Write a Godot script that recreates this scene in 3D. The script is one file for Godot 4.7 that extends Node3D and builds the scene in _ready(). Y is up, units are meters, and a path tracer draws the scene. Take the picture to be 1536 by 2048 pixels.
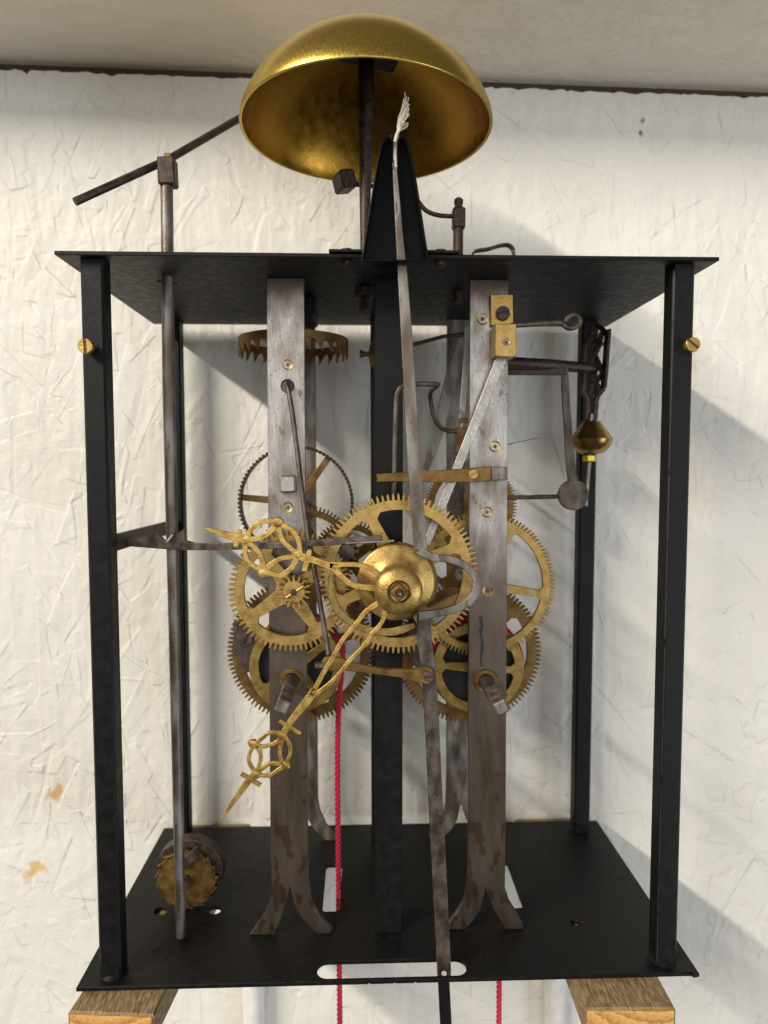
extends Node3D
# A turret-style clock movement in a black iron cage, standing on two timber brackets before a white painted board wall.
# All lengths below are millimetres in the clock's own frame: x to the right, y up from the base plate, z towards the viewer,
# with z = 0 on the front edge of the plates. Meshes are scaled to metres when they are committed.

const MM := 0.001
const I := Transform3D.IDENTITY
var M := {}
var org := Vector3.ZERO
var bv := PackedVector3Array()
var bn := PackedVector3Array()
var rng := RandomNumberGenerator.new()


# ------------------------------------------------------------------ scene tree helpers
func numbered(parent: Node, called: String) -> String:
	if not parent.has_node(NodePath(called)):
		return called
	var k := 1
	while parent.has_node(NodePath("%s_%03d" % [called, k])):
		k += 1
	return "%s_%03d" % [called, k]


func tag(o: Node, label: String, category: String, group := "", kind := "") -> void:
	if label:
		o.set_meta("label", label)
	if category:
		o.set_meta("category", category)
	if group:
		o.set_meta("group", group)
	if kind:
		o.set_meta("kind", kind)


func thing(called: String, label: String, category: String, at: Vector3, group := "") -> Node3D:
	var o := Node3D.new()
	o.name = numbered(self, called)
	add_child(o, true)
	o.position = at * MM
	org = at
	tag(o, label, category, group)
	return o


func commit(mat: Material) -> MeshInstance3D:
	var v := PackedVector3Array()
	v.resize(bv.size())
	for i in bv.size():
		v[i] = (bv[i] - org) * MM
	var a := []
	a.resize(Mesh.ARRAY_MAX)
	a[Mesh.ARRAY_VERTEX] = v
	a[Mesh.ARRAY_NORMAL] = bn
	var me := ArrayMesh.new()
	me.add_surface_from_arrays(Mesh.PRIMITIVE_TRIANGLES, a)
	me.surface_set_material(0, mat)
	var o := MeshInstance3D.new()
	o.mesh = me
	bv = PackedVector3Array()
	bn = PackedVector3Array()
	return o


func part(parent: Node, called: String, mat: Material, label := "") -> MeshInstance3D:
	var o := commit(mat)
	o.name = numbered(parent, called)
	parent.add_child(o, true)
	if label:
		o.set_meta("label", label)
	return o


func solo(called: String, label: String, category: String, mat: Material, at: Vector3, group := "", kind := "") -> MeshInstance3D:
	org = at
	var o := commit(mat)
	o.name = numbered(self, called)
	add_child(o, true)
	o.position = at * MM
	tag(o, label, category, group, kind)
	return o


# ------------------------------------------------------------------ shape helpers
func tri(a: Vector3, b: Vector3, c: Vector3, na: Vector3, nb: Vector3, nc: Vector3) -> void:
	if (b - a).cross(c - a).dot(na + nb + nc) > 0.0:
		bv.append(a); bv.append(c); bv.append(b)
		bn.append(na); bn.append(nc); bn.append(nb)
	else:
		bv.append(a); bv.append(b); bv.append(c)
		bn.append(na); bn.append(nb); bn.append(nc)


func quad(a: Vector3, b: Vector3, c: Vector3, d: Vector3, na: Vector3, nb: Vector3, nc: Vector3, nd: Vector3) -> void:
	tri(a, b, c, na, nb, nc)
	tri(a, c, d, na, nc, nd)


func turned(p: PackedVector2Array, clockwise: bool) -> PackedVector2Array:
	var q := p.duplicate()
	if Geometry2D.is_polygon_clockwise(q) != clockwise:
		q.reverse()
	return q


func edge_normals(p: PackedVector2Array, crease := 0.8) -> Array:
	# two normals for each edge of a closed contour, rounded over where the bend is gentle
	var n := p.size()
	var e := PackedVector2Array()
	e.resize(n)
	var l := PackedFloat32Array()
	l.resize(n)
	for i in n:
		l[i] = maxf(p[i].distance_to(p[(i + 1) % n]), 1e-4)
		var d := (p[(i + 1) % n] - p[i]).normalized()
		e[i] = Vector2(d.y, -d.x)
	var na := PackedVector2Array()
	var nb := PackedVector2Array()
	na.resize(n)
	nb.resize(n)
	for i in n:
		var before := e[(i + n - 1) % n]
		var after := e[(i + 1) % n]
		var l0 := l[(i + n - 1) % n]
		var l1 := l[(i + 1) % n]
		na[i] = (before * l0 * l0 + e[i] * l[i] * l[i]).normalized() if before.dot(e[i]) > crease else e[i]
		nb[i] = (after * l1 * l1 + e[i] * l[i] * l[i]).normalized() if after.dot(e[i]) > crease else e[i]
	return [na, nb]


func inset(p: PackedVector2Array, b: float) -> PackedVector2Array:
	var n := p.size()
	var q := PackedVector2Array()
	q.resize(n)
	for i in n:
		var d0 := (p[i] - p[(i + n - 1) % n]).normalized()
		var d1 := (p[(i + 1) % n] - p[i]).normalized()
		var n0 := Vector2(d0.y, -d0.x)
		var n1 := Vector2(d1.y, -d1.x)
		var m := (n0 + n1).normalized()
		q[i] = p[i] - m * (b / maxf(m.dot(n1), 0.45))
	return q


func cap_pieces(outer: PackedVector2Array, holes: Array) -> Array:
	var polys := [outer]
	for h: PackedVector2Array in holes:
		var cx := 0.0
		for p in h:
			cx += p.x / h.size()
		var left := PackedVector2Array([Vector2(-5000, -5000), Vector2(cx, -5000), Vector2(cx, 5000), Vector2(-5000, 5000)])
		var right := PackedVector2Array([Vector2(cx, -5000), Vector2(5000, -5000), Vector2(5000, 5000), Vector2(cx, 5000)])
		var next := []
		for q: PackedVector2Array in polys:
			for side in [left, right]:
				for piece in Geometry2D.intersect_polygons(q, side):
					for r in Geometry2D.clip_polygons(piece, h):
						next.append(r)
		polys = next
	return polys


func extrude(outline: Array, holes: Array, z0: float, z1: float, bev := 0.15, xf := I) -> void:
	# a plate of the given outline and holes between z0 and z1, its edges chamfered
	var loops: Array[PackedVector2Array] = [turned(PackedVector2Array(outline), false)]
	for h in holes:
		loops.append(turned(PackedVector2Array(h), true))
	var small := []
	for lp in loops:
		small.append(inset(lp, bev))
	var up := xf.basis.z.normalized()
	for k in loops.size():
		var lp: PackedVector2Array = loops[k]
		var ins: PackedVector2Array = small[k]
		var en := edge_normals(lp)
		var n := lp.size()
		for i in n:
			var j := (i + 1) % n
			var n1: Vector3 = xf.basis * Vector3(en[0][i].x, en[0][i].y, 0)
			var n2: Vector3 = xf.basis * Vector3(en[1][i].x, en[1][i].y, 0)
			var a := lp[i]
			var b := lp[j]
			var f1 := xf * Vector3(a.x, a.y, z1 - bev)
			var f2 := xf * Vector3(b.x, b.y, z1 - bev)
			var r1 := xf * Vector3(a.x, a.y, z0 + bev)
			var r2 := xf * Vector3(b.x, b.y, z0 + bev)
			quad(r1, r2, f2, f1, n1, n2, n2, n1)
			var c1 := (n1 + up).normalized()
			var c2 := (n2 + up).normalized()
			quad(f1, f2, xf * Vector3(ins[j].x, ins[j].y, z1), xf * Vector3(ins[i].x, ins[i].y, z1), c1, c2, c2, c1)
			c1 = (n1 - up).normalized()
			c2 = (n2 - up).normalized()
			quad(r1, r2, xf * Vector3(ins[j].x, ins[j].y, z0), xf * Vector3(ins[i].x, ins[i].y, z0), c1, c2, c2, c1)
	for piece: PackedVector2Array in cap_pieces(small[0], small.slice(1)):
		if Geometry2D.is_polygon_clockwise(piece):
			continue
		var idx := Geometry2D.triangulate_polygon(piece)
		for t in range(0, idx.size(), 3):
			var a := piece[idx[t]]
			var b := piece[idx[t + 1]]
			var c := piece[idx[t + 2]]
			tri(xf * Vector3(a.x, a.y, z1), xf * Vector3(b.x, b.y, z1), xf * Vector3(c.x, c.y, z1), up, up, up)
			tri(xf * Vector3(a.x, a.y, z0), xf * Vector3(b.x, b.y, z0), xf * Vector3(c.x, c.y, z0), -up, -up, -up)


func circle(c: Vector2, r: float, n := 24) -> Array:
	var p := []
	for k in n:
		p.append(c + Vector2.from_angle(TAU * k / n) * r)
	return p


func rect(x0: float, y0: float, x1: float, y1: float, b := 0.0) -> Array:
	if b <= 0.0:
		return [Vector2(x0, y0), Vector2(x1, y0), Vector2(x1, y1), Vector2(x0, y1)]
	return [Vector2(x0 + b, y0), Vector2(x1 - b, y0), Vector2(x1, y0 + b), Vector2(x1, y1 - b), Vector2(x1 - b, y1), Vector2(x0 + b, y1), Vector2(x0, y1 - b), Vector2(x0, y0 + b)]


func slot(x0: float, y0: float, x1: float, y1: float, r: float) -> Array:
	var p := []
	for c in [[Vector2(x1 - r, y1 - r), 0.0], [Vector2(x0 + r, y1 - r), 0.25], [Vector2(x0 + r, y0 + r), 0.5], [Vector2(x1 - r, y0 + r), 0.75]]:
		for k in 7:
			p.append(c[0] + Vector2.from_angle(TAU * (c[1] + k / 24.0)) * r)
	return p


func box(c: Vector3, s: Vector3, b := 0.2, turn := Basis.IDENTITY) -> void:
	extrude(rect(-s.x / 2, -s.y / 2, s.x / 2, s.y / 2, b), [], -s.z / 2, s.z / 2, b, Transform3D(turn, c))


func rounded(w: float, t: float, r: float, n := 3) -> PackedVector2Array:
	# a flat bar's section with rounded corners
	var p := PackedVector2Array()
	r = minf(r, minf(w, t) * 0.499)
	for c in [[Vector2(w / 2 - r, t / 2 - r), 0.0], [Vector2(-w / 2 + r, t / 2 - r), 0.25], [Vector2(-w / 2 + r, -t / 2 + r), 0.5], [Vector2(w / 2 - r, -t / 2 + r), 0.75]]:
		for k in n + 1:
			p.append(c[0] + Vector2.from_angle(TAU * (c[1] + 0.25 * k / n)) * r)
	return p


func sweep(path: Array, sec: PackedVector2Array, sc: Array = [], up := Vector3.ZERO, grow: Array = [], wide := PackedVector2Array()) -> void:
	# a section drawn along a path; with up given, the section's own y stays towards it
	var n := path.size()
	var m := sec.size()
	var en := edge_normals(wide if wide.size() > 0 else sec, 0.6)
	var xs := []
	var ys := []
	var held := up if up != Vector3.ZERO else (Vector3.FORWARD if absf((path[1] - path[0]).normalized().z) < 0.8 else Vector3.UP)
	for i in n:
		var t: Vector3 = (path[mini(i + 1, n - 1)] - path[maxi(i - 1, 0)]).normalized()
		if i > 0 and i < n - 1:
			t = ((path[i] - path[i - 1]).normalized() + (path[i + 1] - path[i]).normalized()).normalized()
		var y := (held - t * held.dot(t)).normalized()
		if up == Vector3.ZERO:
			held = y
		xs.append(y.cross(t))
		ys.append(y)
	var at := func(i: int, q: Vector2) -> Vector3:
		var s: Vector2 = Vector2.ONE
		if sc.size() > 0:
			s = sc[i] if sc[i] is Vector2 else Vector2(sc[i], sc[i])
		var g: float = grow[i] * signf(q.x) if grow.size() > 0 else 0.0
		return path[i] + xs[i] * (q.x * s.x + g) + ys[i] * (q.y * s.y)
	var rings := []
	for i in n:
		var ring := PackedVector3Array()
		for k in m:
			ring.append(at.call(i, sec[k]))
		rings.append(ring)
	for i in n - 1:
		for k in m:
			var l := (k + 1) % m
			var a: Vector2 = en[0][k]
			var b: Vector2 = en[1][k]
			quad(rings[i][k], rings[i][l], rings[i + 1][l], rings[i + 1][k], xs[i] * a.x + ys[i] * a.y, xs[i] * b.x + ys[i] * b.y, xs[i + 1] * b.x + ys[i + 1] * b.y, xs[i + 1] * a.x + ys[i + 1] * a.y)
	for e in [0, n - 1]:
		var t: Vector3 = (path[1] - path[0]).normalized() * -1.0 if e == 0 else (path[n - 1] - path[n - 2]).normalized()
		for k in range(1, m - 1):
			tri(rings[e][0], rings[e][k], rings[e][k + 1], t, t, t)


func tube(path: Array, r: float, n := 10, sc: Array = []) -> void:
	sweep(path, PackedVector2Array(circle(Vector2.ZERO, r, n)), sc)


func smooth(p: Array, per := 5) -> Array:
	# Catmull-Rom through the points
	var out := []
	for i in p.size() - 1:
		var a = p[maxi(i - 1, 0)]
		var b = p[i]
		var c = p[i + 1]
		var d = p[mini(i + 2, p.size() - 1)]
		for k in per:
			var t := float(k) / per
			out.append(b.cubic_interpolate(c, a, d, t))
	out.append(p[-1])
	return out


func spread(values: Array, count: int) -> Array:
	# the values stretched over so many points
	var out := []
	for i in count:
		var f := float(i) / (count - 1) * (values.size() - 1)
		var k := mini(int(f), values.size() - 2)
		out.append(lerpf(values[k], values[k + 1], f - k))
	return out


func band(pts: Array, widths: Array, thick: float, per := 5, round_edge := 0.3) -> void:
	# a flat hand, strap or spring that faces the viewer, its edges rounded by the same radius all along
	var path := smooth(pts, per) if per > 1 else pts
	var w := spread(widths, path.size())
	var rad := thick * round_edge
	var sc := []
	var grow := []
	var mean := 0.0
	for x in w:
		var least := rad * 2.0 + 0.04
		sc.append(Vector2(minf(1.0, x / least), 1.0))
		grow.append(maxf(0.0, (x - least) / 2.0))
		mean += x / w.size()
	sweep(path, rounded(rad * 2.0 + 0.04, thick, rad, 2), sc, Vector3.BACK, grow, rounded(maxf(mean, rad * 2.0 + 0.2), thick, rad, 2))


func lathe(profile: Array, xf := I, n := 40) -> void:
	# the profile's (radius, height) pairs spun about the local z axis
	var m := profile.size()
	var e := []
	var ln := []
	for i in m - 1:
		var d: Vector2 = (profile[i + 1] - profile[i]).normalized()
		e.append(Vector2(d.y, -d.x))
		ln.append(maxf(profile[i + 1].distance_to(profile[i]), 1e-4))
	for i in m - 1:
		var n0: Vector2 = e[i]
		var n1: Vector2 = e[i]
		if i > 0 and e[i - 1].dot(e[i]) > 0.75:
			n0 = (e[i - 1] * ln[i - 1] + e[i] * ln[i]).normalized()
		if i < m - 2 and e[i + 1].dot(e[i]) > 0.75:
			n1 = (e[i + 1] * ln[i + 1] + e[i] * ln[i]).normalized()
		for k in n:
			var a0 := TAU * k / n
			var a1 := TAU * (k + 1) / n
			var c0 := Vector3(cos(a0), sin(a0), 0)
			var c1 := Vector3(cos(a1), sin(a1), 0)
			var z := Vector3.BACK
			var p00: Vector3 = xf * (c0 * profile[i].x + z * profile[i].y)
			var p01: Vector3 = xf * (c1 * profile[i].x + z * profile[i].y)
			var p10: Vector3 = xf * (c0 * profile[i + 1].x + z * profile[i + 1].y)
			var p11: Vector3 = xf * (c1 * profile[i + 1].x + z * profile[i + 1].y)
			var b := xf.basis
			var q00 := (b * (c0 * n0.x + z * n0.y)).normalized()
			var q01 := (b * (c1 * n0.x + z * n0.y)).normalized()
			var q10 := (b * (c0 * n1.x + z * n1.y)).normalized()
			var q11 := (b * (c1 * n1.x + z * n1.y)).normalized()
			if profile[i].x < 1e-4:
				tri(p00, p11, p10, q00, q11, q10)
			elif profile[i + 1].x < 1e-4:
				tri(p00, p01, p10, q00, q01, q10)
			else:
				quad(p00, p01, p11, p10, q00, q01, q11, q10)


func up_y(c: Vector3) -> Transform3D:
	# local z becomes the scene's y
	return Transform3D(Basis(Vector3.RIGHT, Vector3.FORWARD, Vector3.UP), c)


func at_xyz(c: Vector3, turn := 0.0) -> Transform3D:
	return Transform3D(Basis(Vector3.BACK, turn), c)


func screw_head(xf: Transform3D, r: float, h: float, angle: float, gap := 0.16) -> void:
	# a cheese head with a real slot: a base disc and two raised half discs
	lathe([Vector2(0, 0), Vector2(r, 0), Vector2(r, h * 0.45), Vector2(0, h * 0.45)], xf, 24)
	var t := xf * Transform3D(Basis(Vector3.BACK, angle), Vector3.ZERO)
	for s in [1.0, -1.0]:
		var p := []
		var a0 := asin(gap)
		for k in 13:
			var a := lerpf(a0, PI - a0, k / 12.0)
			p.append(Vector2(cos(a), sin(a) * s) * r)
		extrude(p, [], h * 0.45 - 0.02, h, r * 0.07, t)


func gear(teeth: int, tip: float, root: float, duty := 0.5, rot := 0.0, point := 0.5) -> Array:
	var p := []
	for k in teeth:
		var a := rot + TAU * k / teeth
		var h := TAU / teeth * duty * 0.5
		var d := tip - root
		p.append(Vector2.from_angle(a - h * 1.1) * root)
		p.append(Vector2.from_angle(a - h * 0.95) * (root + d * 0.55))
		p.append(Vector2.from_angle(a - h * point) * (tip - d * 0.08))
		p.append(Vector2.from_angle(a) * tip)
		p.append(Vector2.from_angle(a + h * point) * (tip - d * 0.08))
		p.append(Vector2.from_angle(a + h * 0.95) * (root + d * 0.55))
		p.append(Vector2.from_angle(a + h * 1.1) * root)
	return p


func saw(teeth: int, tip: float, root: float, rot := 0.0, way := 1.0) -> Array:
	var p := []
	for k in teeth:
		var a := rot + TAU * k / teeth
		p.append(Vector2.from_angle(a) * tip)
		p.append(Vector2.from_angle(a + way * TAU / teeth * 0.12) * root)
		p.append(Vector2.from_angle(a + way * TAU / teeth * 0.5) * lerpf(root, tip, 0.35))
	return p


func windows(arms: int, rim: float, hub: float, w_rim: float, w_hub: float, rot: float) -> Array:
	# the openings between a wheel's arms
	var out := []
	for i in arms:
		var a0 := rot + TAU * i / arms
		var a1 := rot + TAU * (i + 1) / arms
		var p := []
		var s := asin(w_rim / 2 / rim)
		var f := asin(minf(0.95, w_rim * 0.9 / rim))
		p.append(Vector2.from_angle(a0 + s) * (rim - w_rim * 0.45))
		for k in 15:
			p.append(Vector2.from_angle(lerpf(a0 + f, a1 - f, k / 14.0)) * rim)
		p.append(Vector2.from_angle(a1 - s) * (rim - w_rim * 0.45))
		s = asin(minf(0.9, w_hub / 2 / hub))
		if TAU / arms - 2 * s < 0.1:
			s = PI / arms - 0.05
		for k in 7:
			p.append(Vector2.from_angle(lerpf(a1 - s, a0 + s, k / 6.0)) * hub)
		out.append(p)
	return out


func wheel(c: Vector3, thick: float, profile: Array, arms: int, rim: float, hub: float, w_rim: float, w_hub: float, rot: float, bev := 0.15) -> void:
	# a crossed-out wheel, toothed outline and arms in one casting, centred on c
	extrude(profile, windows(arms, rim, hub, w_rim, w_hub, rot), -thick / 2, thick / 2, bev, at_xyz(c))


func rod_z(x: float, y: float, z0: float, z1: float, r: float, n := 16) -> void:
	lathe([Vector2(0, z0), Vector2(r - 0.12, z0), Vector2(r, z0 + 0.12), Vector2(r, z1 - 0.12), Vector2(r - 0.12, z1), Vector2(0, z1)], at_xyz(Vector3(x, y, 0)), n)


func pinion(c: Vector3, r: float, leaves: int, length: float, rot := 0.0) -> void:
	extrude(gear(leaves, r, r * 0.62, 0.42, rot), [], -length / 2, length / 2, 0.1, at_xyz(c))


func bush(parent: Node, c: Vector2, z: float, size: float) -> void:
	var r := size * 1.15
	# a brass pivot bush let into a bar, with an oil sink and the steel pivot in it
	lathe([Vector2(r, z - 0.5), Vector2(r, z + 0.22), Vector2(r * 0.86, z + 0.28), Vector2(r * 0.45, z - 0.28), Vector2(r * 0.34, z - 0.34), Vector2(0, z - 0.34)], at_xyz(Vector3(c.x, c.y, 0)), 28)
	var b := part(parent, "pivot_bush", M.brass)
	lathe([Vector2(r * 0.30, z - 0.4), Vector2(r * 0.30, z + 0.02), Vector2(r * 0.2, z + 0.14), Vector2(0, z + 0.18)], at_xyz(Vector3(c.x, c.y, 0)), 14)
	part(b, "pivot", M.steel_dark)


# ------------------------------------------------------------------ materials
func noise(seed_value: int, freq: float, octaves := 4, kind := FastNoiseLite.TYPE_SIMPLEX_SMOOTH) -> FastNoiseLite:
	var f := FastNoiseLite.new()
	f.seed = seed_value
	f.noise_type = kind
	f.frequency = freq
	f.fractal_octaves = octaves
	return f


func levels(n: FastNoiseLite, size: int) -> PackedByteArray:
	var im := n.get_seamless_image(size, size, false, false, 0.15, true)
	im.convert(Image.FORMAT_L8)
	return im.get_data()


func ramp_texture(data: PackedByteArray, size: int, stops: Array, second := PackedByteArray(), cut := 255, over := Color.BLACK, soft := 24.0) -> ImageTexture:
	# a colour ramp over one noise, with blotches of another colour where a second noise passes the cut
	var g := Gradient.new()
	g.offsets = PackedFloat32Array(stops.map(func(s): return s[0]))
	g.colors = PackedColorArray(stops.map(func(s): return s[1]))
	var lut := []
	for k in 256:
		lut.append(g.sample(k / 255.0))
	var out := PackedByteArray()
	out.resize(size * size * 3)
	var two := second.size() > 0
	for i in size * size:
		var c: Color = lut[data[i]]
		if two and second[i] > cut:
			c = c.lerp(over, minf(1.0, (second[i] - cut) / soft))
		out[i * 3] = c.r8
		out[i * 3 + 1] = c.g8
		out[i * 3 + 2] = c.b8
	return ImageTexture.create_from_image(Image.create_from_data(size, size, false, Image.FORMAT_RGB8, out))


func grey_texture(data: PackedByteArray, size: int, lo: float, hi: float) -> ImageTexture:
	var out := PackedByteArray()
	out.resize(size * size)
	for i in size * size:
		out[i] = int(clampf(lerpf(lo, hi, data[i] / 255.0), 0.0, 1.0) * 255.0)
	return ImageTexture.create_from_image(Image.create_from_data(size, size, false, Image.FORMAT_L8, out))


func bump_texture(data: PackedByteArray, size: int, strength: float) -> ImageTexture:
	var im := Image.create_from_data(size, size, false, Image.FORMAT_L8, data)
	im.bump_map_to_normal_map(strength)
	return ImageTexture.create_from_image(im)


func material(called: String, tint: Color, metal: float, rough: float, scale_mm: Vector3, albedo: Texture2D = null, rough_tex: Texture2D = null, normal_tex: Texture2D = null, normal_scale := 1.0) -> StandardMaterial3D:
	# scale_mm: how many millimetres one repeat of the texture covers along x, y and z
	var m := StandardMaterial3D.new()
	m.resource_name = called
	m.albedo_color = tint
	m.metallic = metal
	m.roughness = rough
	m.metallic_specular = 0.5
	m.uv1_triplanar = true
	m.uv1_world_triplanar = true
	m.uv1_scale = Vector3(1000.0 / scale_mm.x, 1000.0 / scale_mm.y, 1000.0 / scale_mm.z)
	m.uv1_triplanar_sharpness = 4.0
	if albedo:
		m.albedo_texture = albedo
	if rough_tex:
		m.roughness = 1.0
		m.roughness_texture = rough_tex
		m.roughness_texture_channel = BaseMaterial3D.TEXTURE_CHANNEL_RED
	if normal_tex:
		m.normal_enabled = true
		m.normal_texture = normal_tex
		m.normal_scale = normal_scale
	M[called] = m
	return m


func hexc(h: String) -> Color:
	return Color.html(h)


func make_materials() -> void:
	var S := 512
	var cloud := levels(noise(11, 0.012, 5), S)
	var fine := levels(noise(23, 0.06, 4), S)
	var grain := levels(noise(37, 0.16, 3), S)
	var blot := levels(noise(41, 0.018, 4), S)
	var speck := levels(noise(59, 0.09, 2), S)
	var streak := levels(noise(83, 0.05, 4), S)
	var spots := levels(noise(97, 0.035, 4), S)
	var n_streak := bump_texture(streak, S, 2.0)
	var r_mid := grey_texture(cloud, S, 0.28, 0.52)
	var r_high := grey_texture(cloud, S, 0.38, 0.65)
	var n_fine := bump_texture(fine, S, 2.0)
	var n_grain := bump_texture(grain, S, 2.5)
	# brass: bright castings, older wheels (part patina, part shade put into the colour), tarnished inside of the bell
	material("brass", Color.WHITE, 0.76, 0.36, Vector3(40, 40, 40), ramp_texture(cloud, S, [[0.0, hexc("8e6e3a")], [0.4, hexc("a6884e")], [0.7, hexc("b29558")], [1.0, hexc("bea468")]], speck, 208, hexc("6c4e28"), 50.0), grey_texture(cloud, S, 0.28, 0.5), n_fine, 0.4)
	material("brass_old", Color.WHITE, 0.75, 0.45, Vector3(44, 44, 44), ramp_texture(cloud, S, [[0.0, hexc("5e4424")], [0.45, hexc("785c32")], [0.75, hexc("866a3a")], [1.0, hexc("947a48")]], speck, 206, hexc("46301a"), 50.0), r_high, n_fine, 0.4)
	material("brass_hand", Color.WHITE, 0.8, 0.32, Vector3(34, 34, 34), ramp_texture(cloud, S, [[0.0, hexc("9c6c38")], [0.35, hexc("b89550")], [0.7, hexc("c8aa60")], [1.0, hexc("d4bc7a")]], blot, 196, hexc("9a6434"), 70.0), r_mid, n_fine, 0.55)
	material("brass_bell", Color.WHITE, 0.93, 0.3, Vector3(16, 70, 16), ramp_texture(streak, S, [[0.0, hexc("b89a44")], [0.5, hexc("c6aa52")], [1.0, hexc("d2b862")]]), grey_texture(streak, S, 0.26, 0.40), n_streak, 0.12)
	material("brass_dark", Color.WHITE, 0.95, 0.28, Vector3(40, 40, 40), ramp_texture(cloud, S, [[0.0, hexc("7c6234")], [0.5, hexc("94784a")], [1.0, hexc("a88c58")]]))
	material("bell_inside", Color.WHITE, 0.9, 0.4, Vector3(46, 46, 46), ramp_texture(cloud, S, [[0.0, hexc("906a20")], [0.5, hexc("a67c2c")], [1.0, hexc("b48a38")]], blot, 232, hexc("2a1a08"), 40.0), r_mid, n_fine, 0.3)
	material("brass_new", hexc("cdb63a"), 1.0, 0.25, Vector3(20, 20, 20))
	# steel: brushed uprights with rust and pits, browner low down, wrought dark steel
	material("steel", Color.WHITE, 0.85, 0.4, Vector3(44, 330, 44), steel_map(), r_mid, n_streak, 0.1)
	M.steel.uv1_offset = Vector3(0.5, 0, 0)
	material("steel_bright", Color.WHITE, 0.75, 0.36, Vector3(30, 60, 30), ramp_texture(streak, S, [[0.0, hexc("8e8881")], [1.0, hexc("b6b2ac")]], speck, 212, hexc("5a4c40"), 50.0), r_mid, n_fine, 0.3)
	material("steel_worn", Color.WHITE, 0.7, 0.45, Vector3(50, 170, 50), ramp_texture(cloud, S, [[0.0, hexc("5a4c40")], [0.42, hexc("70665c")], [0.6, hexc("86807a")], [1.0, hexc("a19f9b")]], spots, 196, hexc("4a3828"), 60.0), r_high, n_grain, 0.2)
	material("steel_dark", Color.WHITE, 0.7, 0.45, Vector3(50, 90, 50), ramp_texture(cloud, S, [[0.0, hexc("3a302a")], [0.5, hexc("5c524a")], [1.0, hexc("7c746c")]], speck, 196, hexc("33241a"), 50.0), r_high, n_fine, 0.5)
	material("iron_brown", Color.WHITE, 0.5, 0.5, Vector3(24, 24, 24), ramp_texture(cloud, S, [[0.0, hexc("2c211b")], [0.5, hexc("463830")], [1.0, hexc("5e5048")]], speck, 196, hexc("2a1c12"), 50.0), r_high, n_fine, 0.5)
	material("black_paint", Color.WHITE, 0.0, 0.5, Vector3(40, 40, 40), ramp_texture(cloud, S, [[0.0, hexc("101010")], [0.5, hexc("151515")], [1.0, hexc("1b1b1b")]], speck, 225, hexc("3a3632"), 60.0), grey_texture(cloud, S, 0.34, 0.56), n_grain, 0.5)
	M.black_paint.metallic_specular = 0.3
	material("black_gloss", hexc("0a0a0b"), 0.0, 0.3, Vector3(30, 30, 30))
	M.black_gloss.metallic_specular = 0.2
	material("wood_black", Color.WHITE, 0.0, 0.6, Vector3(30, 30, 30), ramp_texture(fine, S, [[0.0, hexc("050505")], [1.0, hexc("141210")]]))
	material("leather", Color.WHITE, 0.0, 0.7, Vector3(30, 30, 30), ramp_texture(fine, S, [[0.0, hexc("1c100a")], [1.0, hexc("38241a")]]))
	material("cord_red", Color.WHITE, 0.0, 0.8, Vector3(6, 6, 6), ramp_texture(grain, S, [[0.0, hexc("a0122f")], [0.5, hexc("c82444")], [1.0, hexc("dc4460")]]))
	material("cord_white", Color.WHITE, 0.0, 0.85, Vector3(6, 6, 6), ramp_texture(grain, S, [[0.0, hexc("b8ac9a")], [1.0, hexc("e6dfd0")]]))
	# timber: sawn end, weathered faces
	material("timber", Color.WHITE, 0.0, 0.75, Vector3(44, 44, 240), ramp_texture(fine, S, [[0.0, hexc("5c4a32")], [0.45, hexc("85704e")], [0.7, hexc("9c8762")], [1.0, hexc("b49f7a")]], blot, 190, hexc("55432e"), 60.0), null, n_fine, 0.5)
	material("timber_end", Color.WHITE, 0.0, 0.7, Vector3(74, 74, 74), ring_map(S, fine), null, n_grain, 0.3)
	material("white_gloss", Color.WHITE, 0.0, 0.35, Vector3(80, 80, 80), ramp_texture(cloud, S, [[0.0, hexc("d8d6d0")], [1.0, hexc("ecebe6")]], speck, 232, hexc("8a8478"), 30.0))
	material("ceiling_paint", Color.WHITE, 0.0, 0.7, Vector3(300, 120, 120), ramp_texture(cloud, S, [[0.0, hexc("e2d9c8")], [0.5, hexc("e9e0d0")], [1.0, hexc("ede6d8")]], speck, 226, hexc("a89a84"), 60.0), null, n_fine, 0.5)
	material("gap_brown", hexc("4a3a29"), 0.0, 0.9, Vector3(40, 40, 40))
	material("worn_grey", hexc("343230"), 0.2, 0.5, Vector3(20, 20, 20))
	material("paint_mark", hexc("23272c"), 0.0, 0.5, Vector3(20, 20, 20))
	make_wall_material()


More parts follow.
